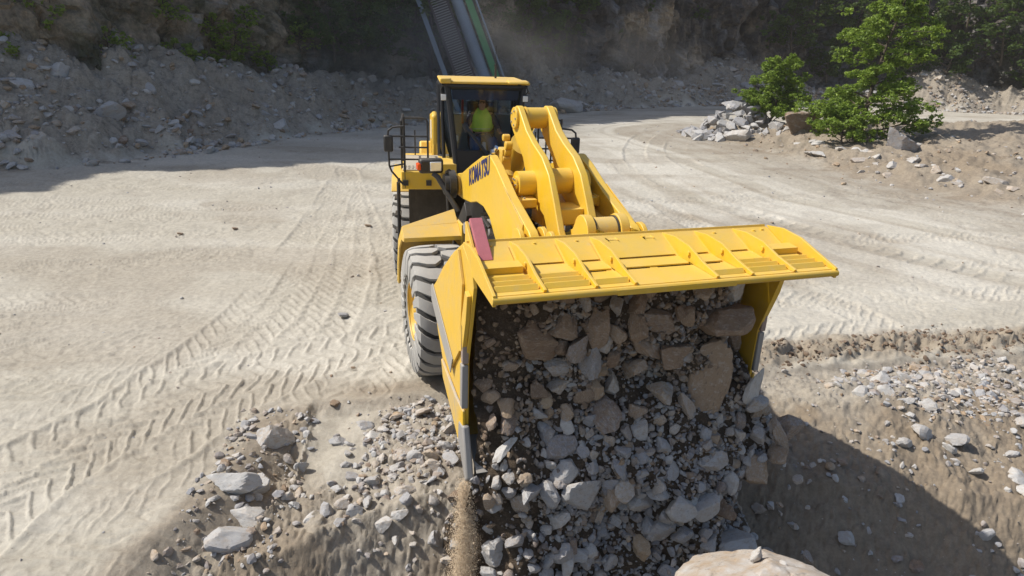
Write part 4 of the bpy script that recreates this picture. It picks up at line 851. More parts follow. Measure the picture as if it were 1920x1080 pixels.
# single stones you can see: position (r,t), half sizes, angles
hero = [(-1.11, .36, (.32, .22, .20), (.2, .3, .1), .85, .3, 'broad flat brown block at the upper left of the pouring load'),
 (-.41, .28, (.13, .14, .17), (.4, .2, .6), .75, .55, 'upright tan block just under the middle of the guard'),
 (.14, .55, (.34, .12, .13), (.3, .75, .1), .72, .6, 'long slanting tan slab under the guard'),
 (.56, .72, (.23, .16, .25), (.1, .5, .5), .8, .45, 'wedge-shaped brown stone between the slanting slab and the tall slab'),
 (1.05, 1.02, (.21, .15, .56), (.1, .08, .1), .85, .5, 'tall brown slab, the biggest stone of the load'),
 (1.02, .34, (.36, .2, .22), (.5, .1, .3), .8, .35, 'large brown boulder under the right end of the guard'),
 (1.48, .56, (.13, .10, .32), (.1, -.4, .2), .7, .3, 'narrow slab leaning on the right bucket wall'),
 (1.58, 1.22, (.10, .10, .25), (.1, .15, .3), .0, 1.0, 'pale grey sunlit stone right of the tall brown slab'),
 (.15, .92, (.18, .15, .20), (.2, .5, .1), .62, .5, 'rounded tan stone below the slanting slab'),
 (.45, 1.14, (.20, .15, .17), (.6, .3, .8), .55, .8, 'pale blotched stone left of the tall brown slab'),
 (2.02, 1.66, (.13, .12, .19), (.2, .3, .3), .6, .15, 'dark brown stone falling free at the right of the load'),
 (1.78, 1.70, (.07, .08, .32), (.1, -.55, .3), .55, .35, 'long thin stone falling beside the dark brown one'),
 (-.13, 1.06, (.10, .09, .16), (.2, .2, .1), .45, .9, 'pale egg-shaped stone in the middle of the load'),
 (-.71, 1.02, (.12, .10, .12), (.3, .2, .9), .5, .8, 'pale squarish stone in the left half of the load'),
 (-.74, .78, (.18, .10, .10), (.3, .3, .2), .4, .9, 'flat pale stone lying below the broad brown block'),
 (.68, 1.30, (.09, .10, .26), (.1, -.4, .1), .5, .7, 'slender leaning stone against the foot of the tall brown slab'),
 (.10, 1.50, (.14, .10, .12), (.3, .3, .2), .3, .7, 'grey stone near the centre of the load'),
 (.95, 1.95, (.28, .14, .20), (.3, .3, .2), .35, .55, 'broad broken grey stone under the tall brown slab'),
 (.88, 2.42, (.17, .15, .20), (.1, .1, .2), .25, .8, 'large pale block low in the right half of the load'),
 (.52, 2.30, (.15, .13, .13), (.4, .1, .6), .2, .9, 'pale square block left of the large pale block'),
 (1.15, 3.08, (.33, .20, .16), (.2, .1, .2), .3, .75, 'wide dusty grey slab above the dusty boulder'),
 (.16, 2.92, (.11, .11, .18), (.2, .1, .2), .95, .9, 'yellowish brown upright stone low in the load'),
 (-.58, 2.08, (.20, .14, .20), (.2, .5, .2), .25, .6, 'grey wedge low in the left half of the load'),
 (-.85, 2.35, (.10, .10, .18), (.2, .4, .2), .25, .8, 'narrow pale grey stone below the grey wedge'),
 (-1.42, 1.52, (.17, .07, .07), (.2, -.7, .2), .0, 1.0, 'bright narrow stone near the corner of the bucket lip'),
 (-.22, 3.34, (.16, .12, .13), (.2, .3, .2), .7, 1.0, 'cream coloured stone near the bottom of the load'),
 (.25, .24, (.26, .13, .14), (.4, .2, .3), .7, .35, 'brown stone tucked under the middle right of the guard'),
 (-.80, .25, (.2, .13, .14), (.7, .2, .3), .75, .5, 'brown stone between the flat brown block and the upright tan block')]
placed = []
for k, (r_, t_, hs, rot, tn, ti, lab) in enumerate(hero):
    u_, z_ = pile(r_, t_); placed.append((r_, t_, max(hs)))
    out = .02 if r_ < 1.7 else .12
    rock_obj('stone', tuple(wpts(r_, float(u_) + out, float(z_))), tuple(1.02 * a for a in hs), (rot[0], rot[1], PHI + rot[2] * .6), tn, ti * (.55 if t_ < .8 else 1), lab, None, k, 'BIG', 'stone')  # stones high under the guard get a darker tint, its shade painted in
tries = 0; cnt = 0; rg = random.Random(3)
PL = [('small brown stone high in the pouring load', 'brown stones high in the load'), ('small grey stone in the lower half of the pouring load', 'grey stones low in the load'), ('small tan stone in the lower half of the pouring load', 'tan stones low in the load'), ('palm-sized grey stone high in the pouring load', 'grey stones high in the load')]
while cnt < 268 and tries < 12000:
    tries += 1; t_ = rg.uniform(-.1, 4.6); a, c_ = [float(v) for v in edges(t_)]; r_ = rg.uniform(a + .06, c_ - .05)
    if rg.random() > float(dens(r_, t_)): continue
    s_ = .05 + .10 * rg.random() ** 2.0 + (.03 if t_ < 1.3 and r_ > -.8 else 0)
    if any((r_ - p[0]) ** 2 + (t_ - p[1]) ** 2 < (.85 * (s_ + p[2] * .8)) ** 2 for p in placed): continue
    placed.append((r_, t_, s_)); u_, z_ = pile(r_, t_); hi = t_ < 1.3; tn = min(1, max(0, rg.gauss(.68 if hi else .28, .22))); ti = rg.random()
    lab, grp = PL[0 if hi and tn > .5 else 3 if hi else 1 if tn <= .5 else 2]
    rock_obj('stone', tuple(wpts(r_, float(u_) + s_ * .25, float(z_))), (s_ * rg.uniform(.8, 1.5), s_ * rg.uniform(.8, 1.2), s_ * rg.uniform(.9, 1.5)), (rg.uniform(0, 6.3), rg.uniform(0, 6.3), rg.uniform(0, 6.3)), tn, ti, lab, grp, rg.randrange(16), 'MID', 'stone'); cnt += 1
rg = random.Random(31)
for k, (r_, t_, s_) in enumerate([(1.68, 1.50, .12), (1.60, 1.36, .13), (1.80, 1.95, .12), (1.62, 1.75, .12), (1.55, 2.15, .14), (1.70, 1.62, .07), (-1.60, 2.1, .07), (-1.52, 1.85, .06)]):
    u_, z_ = pile(min(r_, 1.5), t_); rock_obj('stone', tuple(wpts(r_, float(u_) + .08, float(z_))), (s_, s_ * .8, s_ * 1.3), (k, .5 * k, k * 1.7), .35 if k % 2 else .7, .6, 'stone crowding the edge of the bucket opening', 'stones at the bucket opening edge', k, 'MID', 'stone')
for k in range(46):
    r_ = rg.choice((rg.uniform(1.75, 2.3), rg.uniform(-2.0, 2.0))); t_ = rg.uniform(1.9, 4.4); u_, z_ = pile(max(-1.4, min(1.4, r_)), t_); s_ = .02 + .045 * rg.random() ** 2
    rock_obj('stone', tuple(wpts(r_, float(u_) + rg.uniform(.10, .42), float(z_) + .05)), (s_ * 1.2, s_, s_ * 1.3), (rg.uniform(0, 6), rg.uniform(0, 6), rg.uniform(0, 6)), rg.uniform(0, .7), rg.random(), 'small stone falling free in front of the load', 'stones falling free', k, 'MID', 'stone')
# the trickle of sand at the corner of the lip
rg = np.random.default_rng(9); n = 42000; f = rg.uniform(0, 1, n) ** .8; wd = .04 + .085 * f; rr = -1.80 + rg.normal(0, 1, n) * wd - .02 * f; uu = 3.93 + rg.normal(0, 1, n) * wd + .05 * f; zz = .68 - f * 2.4
rubble('falling_sand', wpts(rr, uu, zz), rg.uniform(.002, .0048, n), np.full(n, .9), rg.uniform(.9, 1, n), M['sand'], [(np.array([(1, 1, 1), (1, -1, -1), (-1, 1, -1), (-1, -1, 1)], float), np.array([(0, 1, 2), (0, 3, 1), (0, 2, 3), (1, 3, 2)]))], seed=4, kind='stuff', label='thin stream of tan sand falling from the corner of the bucket', cat='sand')

# ------------------------------------------------------------------ stones on the ground
def slabl(x, y): e = (8.5 + .207 * (x + 2.85)) - y; return e, x - (-2.85 + .12 * e) + 0.55 * sst(1.7, 3.2, e)
def scatter_ground(name, n, fn, size, seed, label, m='rock_stuff', tone=(.35, .25), sink=.25, flat=.25, protos=SML, tnt=(0, 1)):
    rg = np.random.default_rng(seed); x, y, k = fn(rg, n); x, y, k = x[k], y[k], None; z = H(x, y, True); s = size(rg, len(x), x, y)
    tn = np.clip(rg.normal(tone[0], tone[1], len(x)), 0, 1)
    return rubble(name, np.stack([x, y, z + s * sink], 1), s, tn, rg.uniform(tnt[0], tnt[1], len(x)), M[m], protos, flat, seed, kind='stuff', label=label, cat='rubble')
def f_slab(rg, n):
    x = rg.uniform(-3.2, 9, n); y = rg.uniform(4.2, 11, n); e, l = slabl(x, y); p = .05 + .9 * np.exp(-(((x + 1.45) / .85) ** 4)) * np.exp(-(((e - 1.1) / 1.0) ** 4)) + .8 * np.exp(-(((x - 7.4) / 1.6) ** 4)) * np.exp(-(((e - .9) / .9) ** 4)) + .03 * sst(2, 3, e) + .3 * sst(.25, .6, vn(x * 2, y * 2, s=7)) * (1 - .8 * sst(1.8, 2.6, e))
    sm = np.exp(-(((l - .42) / .46) ** 4)) * (e < 1.8)
    return x, y, (e > .06) & (l > .02) & (rg.uniform(0, 1, n) < p * (1 - .9 * sm))
pw = lambda a, b, q: (lambda rg, n, x, y: a + b * rg.power(q, n))
scatter_ground('rubble', 27000, f_slab, pw(.008, .055, .35), 21, 'grey gravel covering the dump edge')
scatter_ground('rubble', 2000, f_slab, pw(.04, .07, .4), 22, 'fist-sized grey rubble on the dump edge', protos=MID)
def f_gap(rg, n):
    e = rg.uniform(.3, 6, n); l = rg.uniform(-1.0, .1, n) - .08 * e * rg.uniform(0, 1, n); y = 8.5 - e; x = -2.85 + .12 * e + l; return x, y, rg.uniform(0, 1, n) < .75
scatter_ground('rubble', 1200, f_gap, pw(.01, .07, .35), 23, 'loose stones in the gully left of the dump edge')
def f_clod(rg, n):
    x = rg.uniform(2.6, 14, n); e = rg.normal(-.5, .38, n); y = 8.5 + .207 * (x + 2.85) - e; return x, y, vn(x * .8, e * 2, s=12) > -.25
scatter_ground('clods', 2600, f_clod, pw(.008, .05, .3), 27, 'dark brown earth clods in the churned strip right of the bucket', tone=(.9, .1), tnt=(0, .15), m='rock_dark')
def f_floor(rg, n):
    y = 5 + 45 * rg.power(.9, n); x = rg.uniform(-.95, .95, n) * (y + 2); e, l = slabl(x, y); d, _ = poly_dist(x, y, FOOT); return x, y, ((e < 0) | (l < -1.2)) & (d < 0)
scatter_ground('rubble', 1500, f_floor, lambda rg, n, x, y: (.008 + .03 * rg.power(.3, n)) * (.6 + y / 22), 24, 'small stones scattered over the quarry floor', sink=.1)
def f_talus(rg, n):
    s_ = rg.uniform(20, 190, n); seg = np.hypot(*np.diff(FOOT, axis=0).T); acc = np.r_[0, np.cumsum(seg)]; q = rg.uniform(-1.5, 8, n); q = np.where(rg.uniform(0, 1, n) < .25, rg.uniform(-1.5, 2.5, n), q)
    i = np.clip(np.searchsorted(acc, s_) - 1, 0, len(seg) - 1); d = np.diff(FOOT, axis=0)[i] / seg[i][:, None]; p = FOOT[i] + d * (s_ - acc[i])[:, None]
    x, y = p[:, 0] - d[:, 1] * q, p[:, 1] + d[:, 0] * q; b, _ = poly_dist(x, y, BANK); return x, y, (b < 8) & (np.abs(x) < .95 * y + 6) & (rg.uniform(0, 1, n) < .35 + .65 * sst(-.2, .3, vn(x * .5, y * .5, s=5)))
scatter_ground('rubble', 17000, f_talus, lambda rg, n, x, y: .05 + .26 * rg.power(.28, n), 25, 'grey broken rock on the slope at the foot of the cliff', tone=(.38, .3), tnt=(.1, .9))
def f_bank(rg, n):
    x = rg.uniform(9, 46, n); y = rg.uniform(10, 52, n); b, _ = poly_dist(x, y, BANK); return x, y, (b > -1.8) & (b < 9) & (rg.uniform(0, 1, n) < np.where(b < 0, .25, .8))
scatter_ground('rubble', 5200, f_bank, lambda rg, n, x, y: .03 + .13 * rg.power(.25, n), 26, 'stones littering the bank at the right edge of the floor', tone=(.5, .3), tnt=(.3, 1))

def grock(x, y, hs, rot, tn, ti, label, group=None, proto=0, kind='BIG', cat='rock', lift=.35, name='rock'):
    return rock_obj(name, (x, y, Hs(x, y) + hs[2] * lift), hs, rot, tn, ti, label, group, proto, kind, cat)
grock(-3.16, 7.52, (.25, .19, .17), (.2, -.3, .7), .35, .9, 'tan-grey block at the upper end of the gully', proto=1)
grock(-3.22, 6.55, (.36, .19, .19), (.1, .2, .5), .15, .9, 'largest flat-topped rock on the left side of the gully', proto=2)
grock(-3.02, 6.72, (.14, .12, .14), (.3, .1, .9), .15, .8, 'grey rock leaning behind the largest gully rock', proto=3)
grock(-3.0, 6.28, (.20, .12, .11), (.1, .1, .1), .1, 1, 'box-shaped grey rock below the largest gully rock', proto=4)
grock(-3.14, 5.86, (.25, .17, .17), (.1, .3, .3), 0, .5, 'blue-grey rock, lowest of the big gully rocks', proto=5)
grock(-3.08, 4.98, (.20, .14, .10), (0, .1, .2), .3, 1, 'pale flat rock in the lower left corner of the gully', proto=6)
grock(-2.62, 7.08, (.08, .07, .08), (0, .4, .2), .1, .8, 'small grey rock between the gully and the smooth ramp', proto=7)
grock(-2.28, 6.25, (.13, .07, .06), (0, -.3, .5), 0, .9, 'grey splinter on the lower edge of the smooth ramp', proto=8)
grock(-1.92, 6.2, (.09, .08, .06), (0, .2, .5), .1, .4, 'dark grey stone beside the splinter on the ramp edge', proto=9)
grock(-.98, 5.6, (.14, .10, .12), (.2, .3, .5), .2, .6, 'rock half buried in the slope beside the falling sand', proto=10)
grock(-.62, 6.75, (.16, .12, .10), (.2, .3, .5), .8, .2, 'dark brown clod under the corner of the bucket lip', proto=11)
grock(-1.86, 7.75, (.19, .11, .08), (.1, .1, .3), .1, 1, 'flat pale slab at the top of the left gravel patch', proto=12)
grock(-1.02, 7.45, (.16, .08, .10), (.1, -.3, -.6), .6, 1, 'slanting tan rock near the bucket side of the gravel patch', proto=13)
rg = random.Random(8); pl2 = []; cnt = 0
while cnt < 90:
    x, y = rg.gauss(-1.45, .55), rg.uniform(6.2, 8.3); s_ = .05 + .07 * rg.random() ** 1.6
    if not -2.15 < x < -.6 or any((x - a) ** 2 + (y - c_) ** 2 < (s_ + q) ** 2 * .8 for a, c_, q in pl2): 
        rg.random(); cnt += .2; continue
    pl2.append((x, y, s_)); cnt += 1
    grock(x, y, (s_ * 1.25, s_, s_ * .75), (rg.uniform(-.6, .6), rg.uniform(-.6, .6), rg.uniform(0, 6.3)), rg.uniform(0, .5), rg.uniform(.3, 1), 'grey stone in the gravel patch left of the bucket', 'stones of the left gravel patch', rg.randrange(16), 'MID', 'stone')
cnt = 0; pl2 = []
while cnt < 60:
    x, y = rg.uniform(5.2, 9.2), rg.uniform(7.2, 10.4); e, l = slabl(x, y); s_ = .05 + .10 * rg.random() ** 2
    if e < .15 or any((x - a) ** 2 + (y - c_) ** 2 < (s_ + q) ** 2 * .8 for a, c_, q in pl2): cnt += .1; continue
    pl2.append((x, y, s_)); cnt += 1
    grock(x, y, (s_ * 1.3, s_, s_ * .7), (rg.uniform(-.5, .5), rg.uniform(-.5, .5), rg.uniform(0, 6.3)), rg.uniform(0, .4), rg.uniform(.5, 1), 'pale stone in the gravel right of the pouring load', 'stones of the right gravel patch', rg.randrange(16), 'MID', 'stone')
for k, (x, y, s_) in enumerate([(4.3, 6.7, .11), (4.9, 6.35, .08), (5.1, 7.1, .07), (4.0, 6.0, .08), (3.7, 6.9, .06), (4.5, 5.6, .12)]):
    grock(x, y, (s_ * 1.3, s_, s_ * .8), (k, .4, k * 2.1), .1, .7, 'grey stone in the bucket shadow on the right slope', 'stones in the shadow of the bucket', k, 'MID', 'stone')
for x, y, s_, tn, lab in [(-3.25, 11.7, .09, .1, 'grey stone alone on the tracked floor left of the front wheel'), (-4.2, 18.3, .09, .9, 'dark brown stone on the floor left of the rear wheel'), (-7.8, 17.7, .07, .8, 'small brown stone on the left of the floor'), (-9.0, 17.0, .07, .9, 'dark stone farthest left on the sunny floor'), (-2.55, 9.55, .035, .9, 'brown pebble in the lug prints before the front wheel')]:
    grock(x, y, (s_ * 1.3, s_, s_ * .7), (.2, .3, 1), tn, .3, lab, None, 3, 'MID', 'stone')
# dusty boulder close to the camera
rock_obj('boulder', (2.18, 4.18, .34), (.72, .68, .80), (.1, .05, .4), .5, .75, 'big round boulder caked in pale dust at the bottom edge', None, 14, 'BIG', 'boulder')
for k, (dx, dy, s_, sz_) in enumerate([(-.07, .22, .05, 2.0), (.12, .12, .045, 1), (.22, .1, .05, .8), (.3, .02, .05, .8), (.42, -.05, .045, .8), (.05, -.02, .04, .8), (.25, -.1, .05, .8), (.5, .0, .035, .8), (.13, -.15, .03, 1)]):
    x, y = 2.18 + dx, 4.18 + dy; z = .31 + .76 * math.sqrt(max(0, 1 - (dx / .72) ** 2 - (dy / .68) ** 2))
    rock_obj('stone', (x, y, z + s_ * .2 * sz_), (s_, s_ * .8, s_ * sz_ * .8), (.2 * k, .3, k), .25, .95, 'upright stone standing on top of the dusty boulder' if k == 0 else 'small pale stone lying on the dusty boulder', None if k == 0 else 'small stones on the dusty boulder', k, 'MID', 'stone')
# heap at the right behind the road bend
rg = random.Random(12)
grock(16.7, 39.6, (1.25, .9, 1.15), (.1, .3, .4), .75, .1, 'big dark brown boulder between the two bushes', proto=3, cat='boulder', name='boulder')
grock(18.9, 33.0, (1.0, .9, .8), (.2, .2, 1.4), .35, .0, 'dark grey boulder at the foot of the tall tree', proto=6, cat='boulder', name='boulder')
grock(13.3, 40.2, (.75, .55, .62), (.3, .2, .8), .3, .8, 'large grey rock at the front of the grey heap', proto=8, cat='boulder', name='boulder')
grock(13.2, 43.0, (.42, .3, .5), (.1, .1, .3), .0, 1, 'white rock on top of the grey heap', proto=4)
grock(10.9, 43.2, (.42, .35, .36), (.1, .1, .9), .1, .2, 'single grey rock at the left tip of the grey heap', proto=2)
cnt = 0; pl2 = []
while cnt < 115:
    a = rg.uniform(0, 1); x = 11.3 + 5.2 * a + rg.gauss(0, .3); y = 42.6 + rg.uniform(-2.4, 1.6); s_ = .17 + .24 * rg.random() ** 1.5; hgt = 1.5 * math.exp(-((x - 13.8) / 1.7) ** 2) * math.exp(-((y - 43.0) / 1.5) ** 2)
    if any((x - a_) ** 2 + (y - c_) ** 2 < (s_ + q) ** 2 * .45 for a_, c_, q in pl2): cnt += .1; continue
    pl2.append((x, y, s_)); cnt += 1
    rock_obj('rock', (x, y, Hs(x, y) + hgt + s_ * .2), (s_ * 1.3, s_, s_ * .9), (rg.uniform(-.6, .6), rg.uniform(-.6, .6), rg.uniform(0, 6.3)), rg.uniform(0, .3), rg.uniform(0, .8), 'grey rock of the heap at the bend of the road', 'rocks of the grey heap', rg.randrange(14), 'BIG', 'rock')
for k in range(34):
    a = k / 33; P_ = [(14.5, 37), (15.4, 31.5), (16.5, 27.5), (19, 24)]; i = min(2, int(a * 3)); f_ = a * 3 - i; x = P_[i][0] * (1 - f_) + P_[i + 1][0] * f_ + rg.uniform(-.4, 2.2); y = P_[i][1] * (1 - f_) + P_[i + 1][1] * f_ + rg.uniform(-.6, .8); s_ = rg.uniform(.12, .3)
    grock(x, y, (s_ * 1.4, s_, s_ * .6), (rg.uniform(-.3, .3), rg.uniform(-.3, .3), rg.uniform(0, 6)), rg.uniform(.1, .6), rg.uniform(.7, 1), 'pale stone along the foot of the right bank', 'pale stones along the right bank', rg.randrange(14), 'BIG')
seg = np.hypot(*np.diff(FOOT, axis=0).T); acc = np.r_[0, np.cumsum(seg)]
def foot_pt(s_, q):
    i = int(np.clip(np.searchsorted(acc, s_) - 1, 0, len(seg) - 1)); d = (FOOT[i + 1] - FOOT[i]) / seg[i]; p = FOOT[i] + d * (s_ - acc[i]); return float(p[0] - d[1] * q), float(p[1] + d[0] * q)
for k in range(80):
    s_ = rg.uniform(56, 150); q = rg.uniform(-.6, 5.5); x, y = foot_pt(s_, q); h_ = .22 + .4 * rg.random() ** 2.5
    zone = 'left' if s_ < 84 else 'far left' if s_ < 98 else 'far'
    lab = {'left': 'grey block on the rock slope left of the floor', 'far left': 'dusty block on the rock slope behind the machine', 'far': 'grey block on the rock slope at the far end'}[zone]
    grock(x, y, (h_ * 1.3, h_, h_ * .8), (rg.uniform(-.5, .5), rg.uniform(-.5, .5), rg.uniform(0, 6)), rg.uniform(0, .45), rg.uniform(.2, .9), lab, 'blocks on the slope, ' + zone, rg.randrange(14), 'BIG', 'rock', .25)
x, y = foot_pt(101.5, -.3); grock(x, y, (1.5, 1.1, 1.0), (.1, .2, .4), .1, .7, 'large grey block behind the right side of the cab', proto=5, cat='boulder', name='boulder')
x, y = foot_pt(104, .2); grock(x, y, (1.3, 1.0, .8), (.1, .2, 1.4), .05, .8, 'second large block right of the cab, bluish grey', proto=9, cat='boulder', name='boulder')
x, y = foot_pt(92, 1.5); grock(x, y, (1.5, 1.1, 1.4), (.1, .2, .2), .7, .9, 'orange-brown stained block left of the cab', proto=1, cat='boulder', name='boulder')
x, y = foot_pt(96.5, 1.2); grock(x, y, (1.7, 1.1, 1.1), (.1, .3, 2.2), .1, 1, 'pale block just left of the cab', proto=7, cat='boulder', name='boulder')

# ------------------------------------------------------------------ plants
def leaves(centers, radii, n, size, rg, squash=.75):
    "leaf-sized quads gathered in small sprays; returns verts, faces, tone"
    centers = np.asarray(centers); radii = np.asarray(radii); w = radii ** 2; ns = max(1, n // 9); ci = rg.choice(len(centers), ns, p=w / w.sum())
    d = rg.normal(size=(ns, 3)); d /= np.linalg.norm(d, axis=1)[:, None]; rr = radii[ci] * rg.uniform(.25, 1.0, ns) ** .5; sp = centers[ci] + d * rr[:, None] * np.array([1, 1, squash])
    p = np.repeat(sp, 9, 0) + rg.normal(size=(ns * 9, 3)) * (radii.mean() * .16) * np.array([1, 1, .5]); m = len(p)
    nrm = rg.normal(size=(m, 3)) + np.array([0, 0, 1.1]); nrm /= np.linalg.norm(nrm, axis=1)[:, None]; a = np.cross(nrm, rg.normal(size=(m, 3))); a /= np.linalg.norm(a, axis=1)[:, None]; b_ = np.cross(nrm, a)
    s_ = size * rg.uniform(.6, 1.3, m)[:, None]; V = np.stack([p - a * s_, p + b_ * s_ * .45, p + a * s_, p - b_ * s_ * .45], 1).reshape(-1, 3)
    tn = np.clip(np.repeat(np.repeat(rg.uniform(0, 1, ns), 9) * .7 + rg.uniform(0, .3, m), 4), 0, 1); return V, np.arange(m * 4).reshape(-1, 4), tn
def tubes_mesh(paths, seg_=6):
    V, F = [], []
    for pts, rads in paths:
        pts = [Vector(p) for p in pts]; base = len(V)
        for i, p in enumerate(pts):
            d = (pts[min(len(pts) - 1, i + 1)] - pts[max(0, i - 1)]).normalized(); a = d.orthogonal().normalized(); b_ = d.cross(a)
            for k in range(seg_): V.append(tuple(p + (a * math.cos(2 * math.pi * k / seg_) + b_ * math.sin(2 * math.pi * k / seg_)) * rads[i]))
        for i in range(len(pts) - 1):
            for k in range(seg_): F.append((base + i * seg_ + k, base + i * seg_ + (k + 1) % seg_, base + (i + 1) * seg_ + (k + 1) % seg_, base + (i + 1) * seg_ + k))
    return V, F
def plant(name, loc, h, w, nb, nleaf, leaf, m, label, cat, seed, trunk=.09, low=.12, group=None, rise=.35, lean=(0, 0), shape=None):
    rg = np.random.default_rng(seed); root = empty(name, loc, 0, label, cat, group); top = np.array([lean[0], lean[1], h]); paths = []
    tp = [np.array([lean[0] * f + .12 * w * .3 * math.sin(f * 5 + seed), lean[1] * f, h * f]) for f in np.linspace(0, .95, 9)]; paths.append((tp, [trunk * (1.05 - f) + .012 for f in np.linspace(0, .95, 9)]))
    cs, rs = [], []
    for k in range(nb):
        f = low + (1 - low) * (k + rg.uniform(0, 1)) / nb; a = k * 2.4 + rg.uniform(-.5, .5); st = np.array([np.interp(f, np.linspace(0, .95, 9), [q[j] for q in tp]) for j in range(3)])
        prof = (shape(f) if shape else (math.sin(math.pi * min(1, .25 + f * .75)) * .9 + .15)); ln = w * .5 * prof * rg.uniform(.7, 1.2); d = np.array([math.cos(a), math.sin(a), 0])
        mid = st + d * ln * .55 + np.array([0, 0, ln * rise * .7]); end = st + d * ln + np.array([0, 0, ln * rise * rg.uniform(.3, 1.2)]); paths.append(([st, mid, end], [trunk * .45 * (1.1 - f) + .008, trunk * .25 * (1.1 - f) + .006, .005]))
        for g in np.linspace(.35, 1.0, 5):
            p = st * (1 - g) + end * g + (mid - (st + end) / 2) * (4 * g * (1 - g)) * .7; cs.append(p + rg.normal(size=3) * ln * .06); rs.append(max(.06 * w, ln * .22 * (1.15 - .5 * g)))
        tw = end + rg.normal(size=3) * ln * .15; paths.append(([mid, (mid + tw) / 2 + np.array([0, 0, .03 * h]), tw], [.012, .008, .004])); cs.append(tw); rs.append(.05 * w)
    V, F = tubes_mesh(paths); me = bpy.data.meshes.new('trunk'); me.from_pydata(V, [], F); me.shade_smooth(); link('trunk', me, M['bark'], root)
    V, F, tn = leaves(cs, rs, nleaf, leaf, rg); me = np_mesh('crown', V, F, False, dict(tone=tn)); link('crown', me, M[m], root); return root
gz = lambda x, y: (x, y, Hs(x, y) - .1)
plant('tree', gz(18.6, 36.5), 9.8, 5.0, 46, 50000, .085, 'leaf', 'tall bright green tree on the right bank with open side branches', 'tree', 3, .11, .03, None, .30, (1.2, 0), lambda f: 1.12 - .72 * f + .25 * math.sin(f * 15))
plant('bush', gz(16.1, 42.8), 3.7, 3.6, 40, 34000, .075, 'leaf', 'rounded light green bush behind the grey heap', 'bush', 5, .05, .02, None, .7, (.1, 0), lambda f: 1.15 - .65 * f)
plant('bush', gz(17.2, 35.3), 1.8, 3.0, 14, 7000, .09, 'leaf', 'low leafy bush at the foot of the tall tree', 'bush', 9, .04, .05, None, .5)
def cliff_pt(s_, h_, out=0.0):
    x, y = foot_pt(s_, 6.2 + h_ * .22 - out); return (x, y, 1.0 + h_ - .4)
CB = [(74.3, 5.0, 1.0), (76.7, 3.7, 1.3), (78.2, 3.2, 1.3), (77.4, 2.4, 1.0), (74.2, 2.4, 1.2), (76.0, 2.0, 1.1), (79.6, 4.9, .9), (82.0, 3.6, 1.2), (65.9, 4.0, 1.4), (70.2, 2.9, 1.2), (64.0, 2.2, 1.3), (80.4, 2.3, .9),
      (112.4, 7.6, 1.6), (114.5, 5.2, 1.1), (119, 7.6, 1.4), (107.4, 3.6, 1.6), (110, 5.0, 1.2), (126, 7.5, 1.2)]
for k, (s_, h_, w_) in enumerate(CB):
    side = 'left' if s_ < 84 else 'far'
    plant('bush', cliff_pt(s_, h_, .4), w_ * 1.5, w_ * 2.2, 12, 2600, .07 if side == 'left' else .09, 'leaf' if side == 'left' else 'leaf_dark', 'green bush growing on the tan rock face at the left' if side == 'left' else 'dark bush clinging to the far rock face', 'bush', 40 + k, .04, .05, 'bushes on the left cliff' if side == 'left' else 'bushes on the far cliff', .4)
TB = [(84, 3.0, 4.6), (86.5, 3.6, 5.2), (89, 2.5, 5.6), (91.5, 4.2, 5.0), (94, 3.0, 4.6), (88, 6.5, 5.0), (92.5, 7.2, 4.5), (103.5, 3.2, 5.6), (106.5, 4.6, 5.4), (101, 5.2, 4.8), (109, 6.0, 4.0)]
for k, (s_, h_, w_) in enumerate(TB):
    lf = s_ < 98
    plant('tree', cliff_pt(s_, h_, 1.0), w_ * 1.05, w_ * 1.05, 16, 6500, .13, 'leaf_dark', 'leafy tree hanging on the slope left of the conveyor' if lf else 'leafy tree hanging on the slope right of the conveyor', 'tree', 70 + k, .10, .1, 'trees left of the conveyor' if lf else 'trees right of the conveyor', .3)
RT = [(136, 4.5, 6), (139, 7, 6.5), (142, 5, 6.5), (145, 7.5, 7), (148, 5, 7), (152, 7, 7), (156, 4, 7), (141, 1.5, 5), (146, 1.8, 5.5), (151, 1.5, 6), (158, 1, 6)]
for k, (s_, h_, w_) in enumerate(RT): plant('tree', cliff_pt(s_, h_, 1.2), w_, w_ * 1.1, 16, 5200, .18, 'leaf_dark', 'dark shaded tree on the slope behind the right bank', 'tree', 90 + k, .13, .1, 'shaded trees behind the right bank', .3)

# ------------------------------------------------------------------ conveyor behind the cab
CA, CT = Vector((-1.9, 50.0, 1.0)), Vector((-8.9, 56.0, 17.5)); cdv = (CT - CA).normalized(); csd = Vector((1, 0, 0)) - cdv * cdv.x; csd.normalize(); cup = csd.cross(cdv) * -1
if cup.z < 0: cup = -cup
CO = empty('conveyor', tuple(CA), 0, 'long inclined conveyor with grey pipe and green cover climbing the cliff behind the cab', 'conveyor')
def cb(name, m, a, wdt, hgt, up=0.0, round_=False):
    b = []; p0, p1 = csd * a + cup * up, (CT - CA) + csd * a + cup * up
    if round_: V, F = tubes_mesh([([p0, (p0 + p1) / 2, p1], [wdt] * 3)], 14)
    else:
        V = [tuple(p + csd * i * wdt / 2 + cup * j * hgt / 2) for p in (p0, p1) for i, j in ((-1, -1), (1, -1), (1, 1), (-1, 1))]; F = [(0, 1, 2, 3), (4, 7, 6, 5), (0, 4, 5, 1), (1, 5, 6, 2), (2, 6, 7, 3), (3, 7, 4, 0)]
    me = bpy.data.meshes.new(name); me.from_pydata(V, [], F)
    if round_: me.shade_smooth()
    return link(name, me, M[m], CO)
cb('pipe', 'conv_blue', .15, .42, 0, .25, True); cb('green_cover', 'conv_green', .95, .46, .3, .3); cb('handrail', 'conv_blue', 1.45, .07, 0, .55, True); cb('edge_rail', 'conv_dark', 1.25, .12, .3, .1)
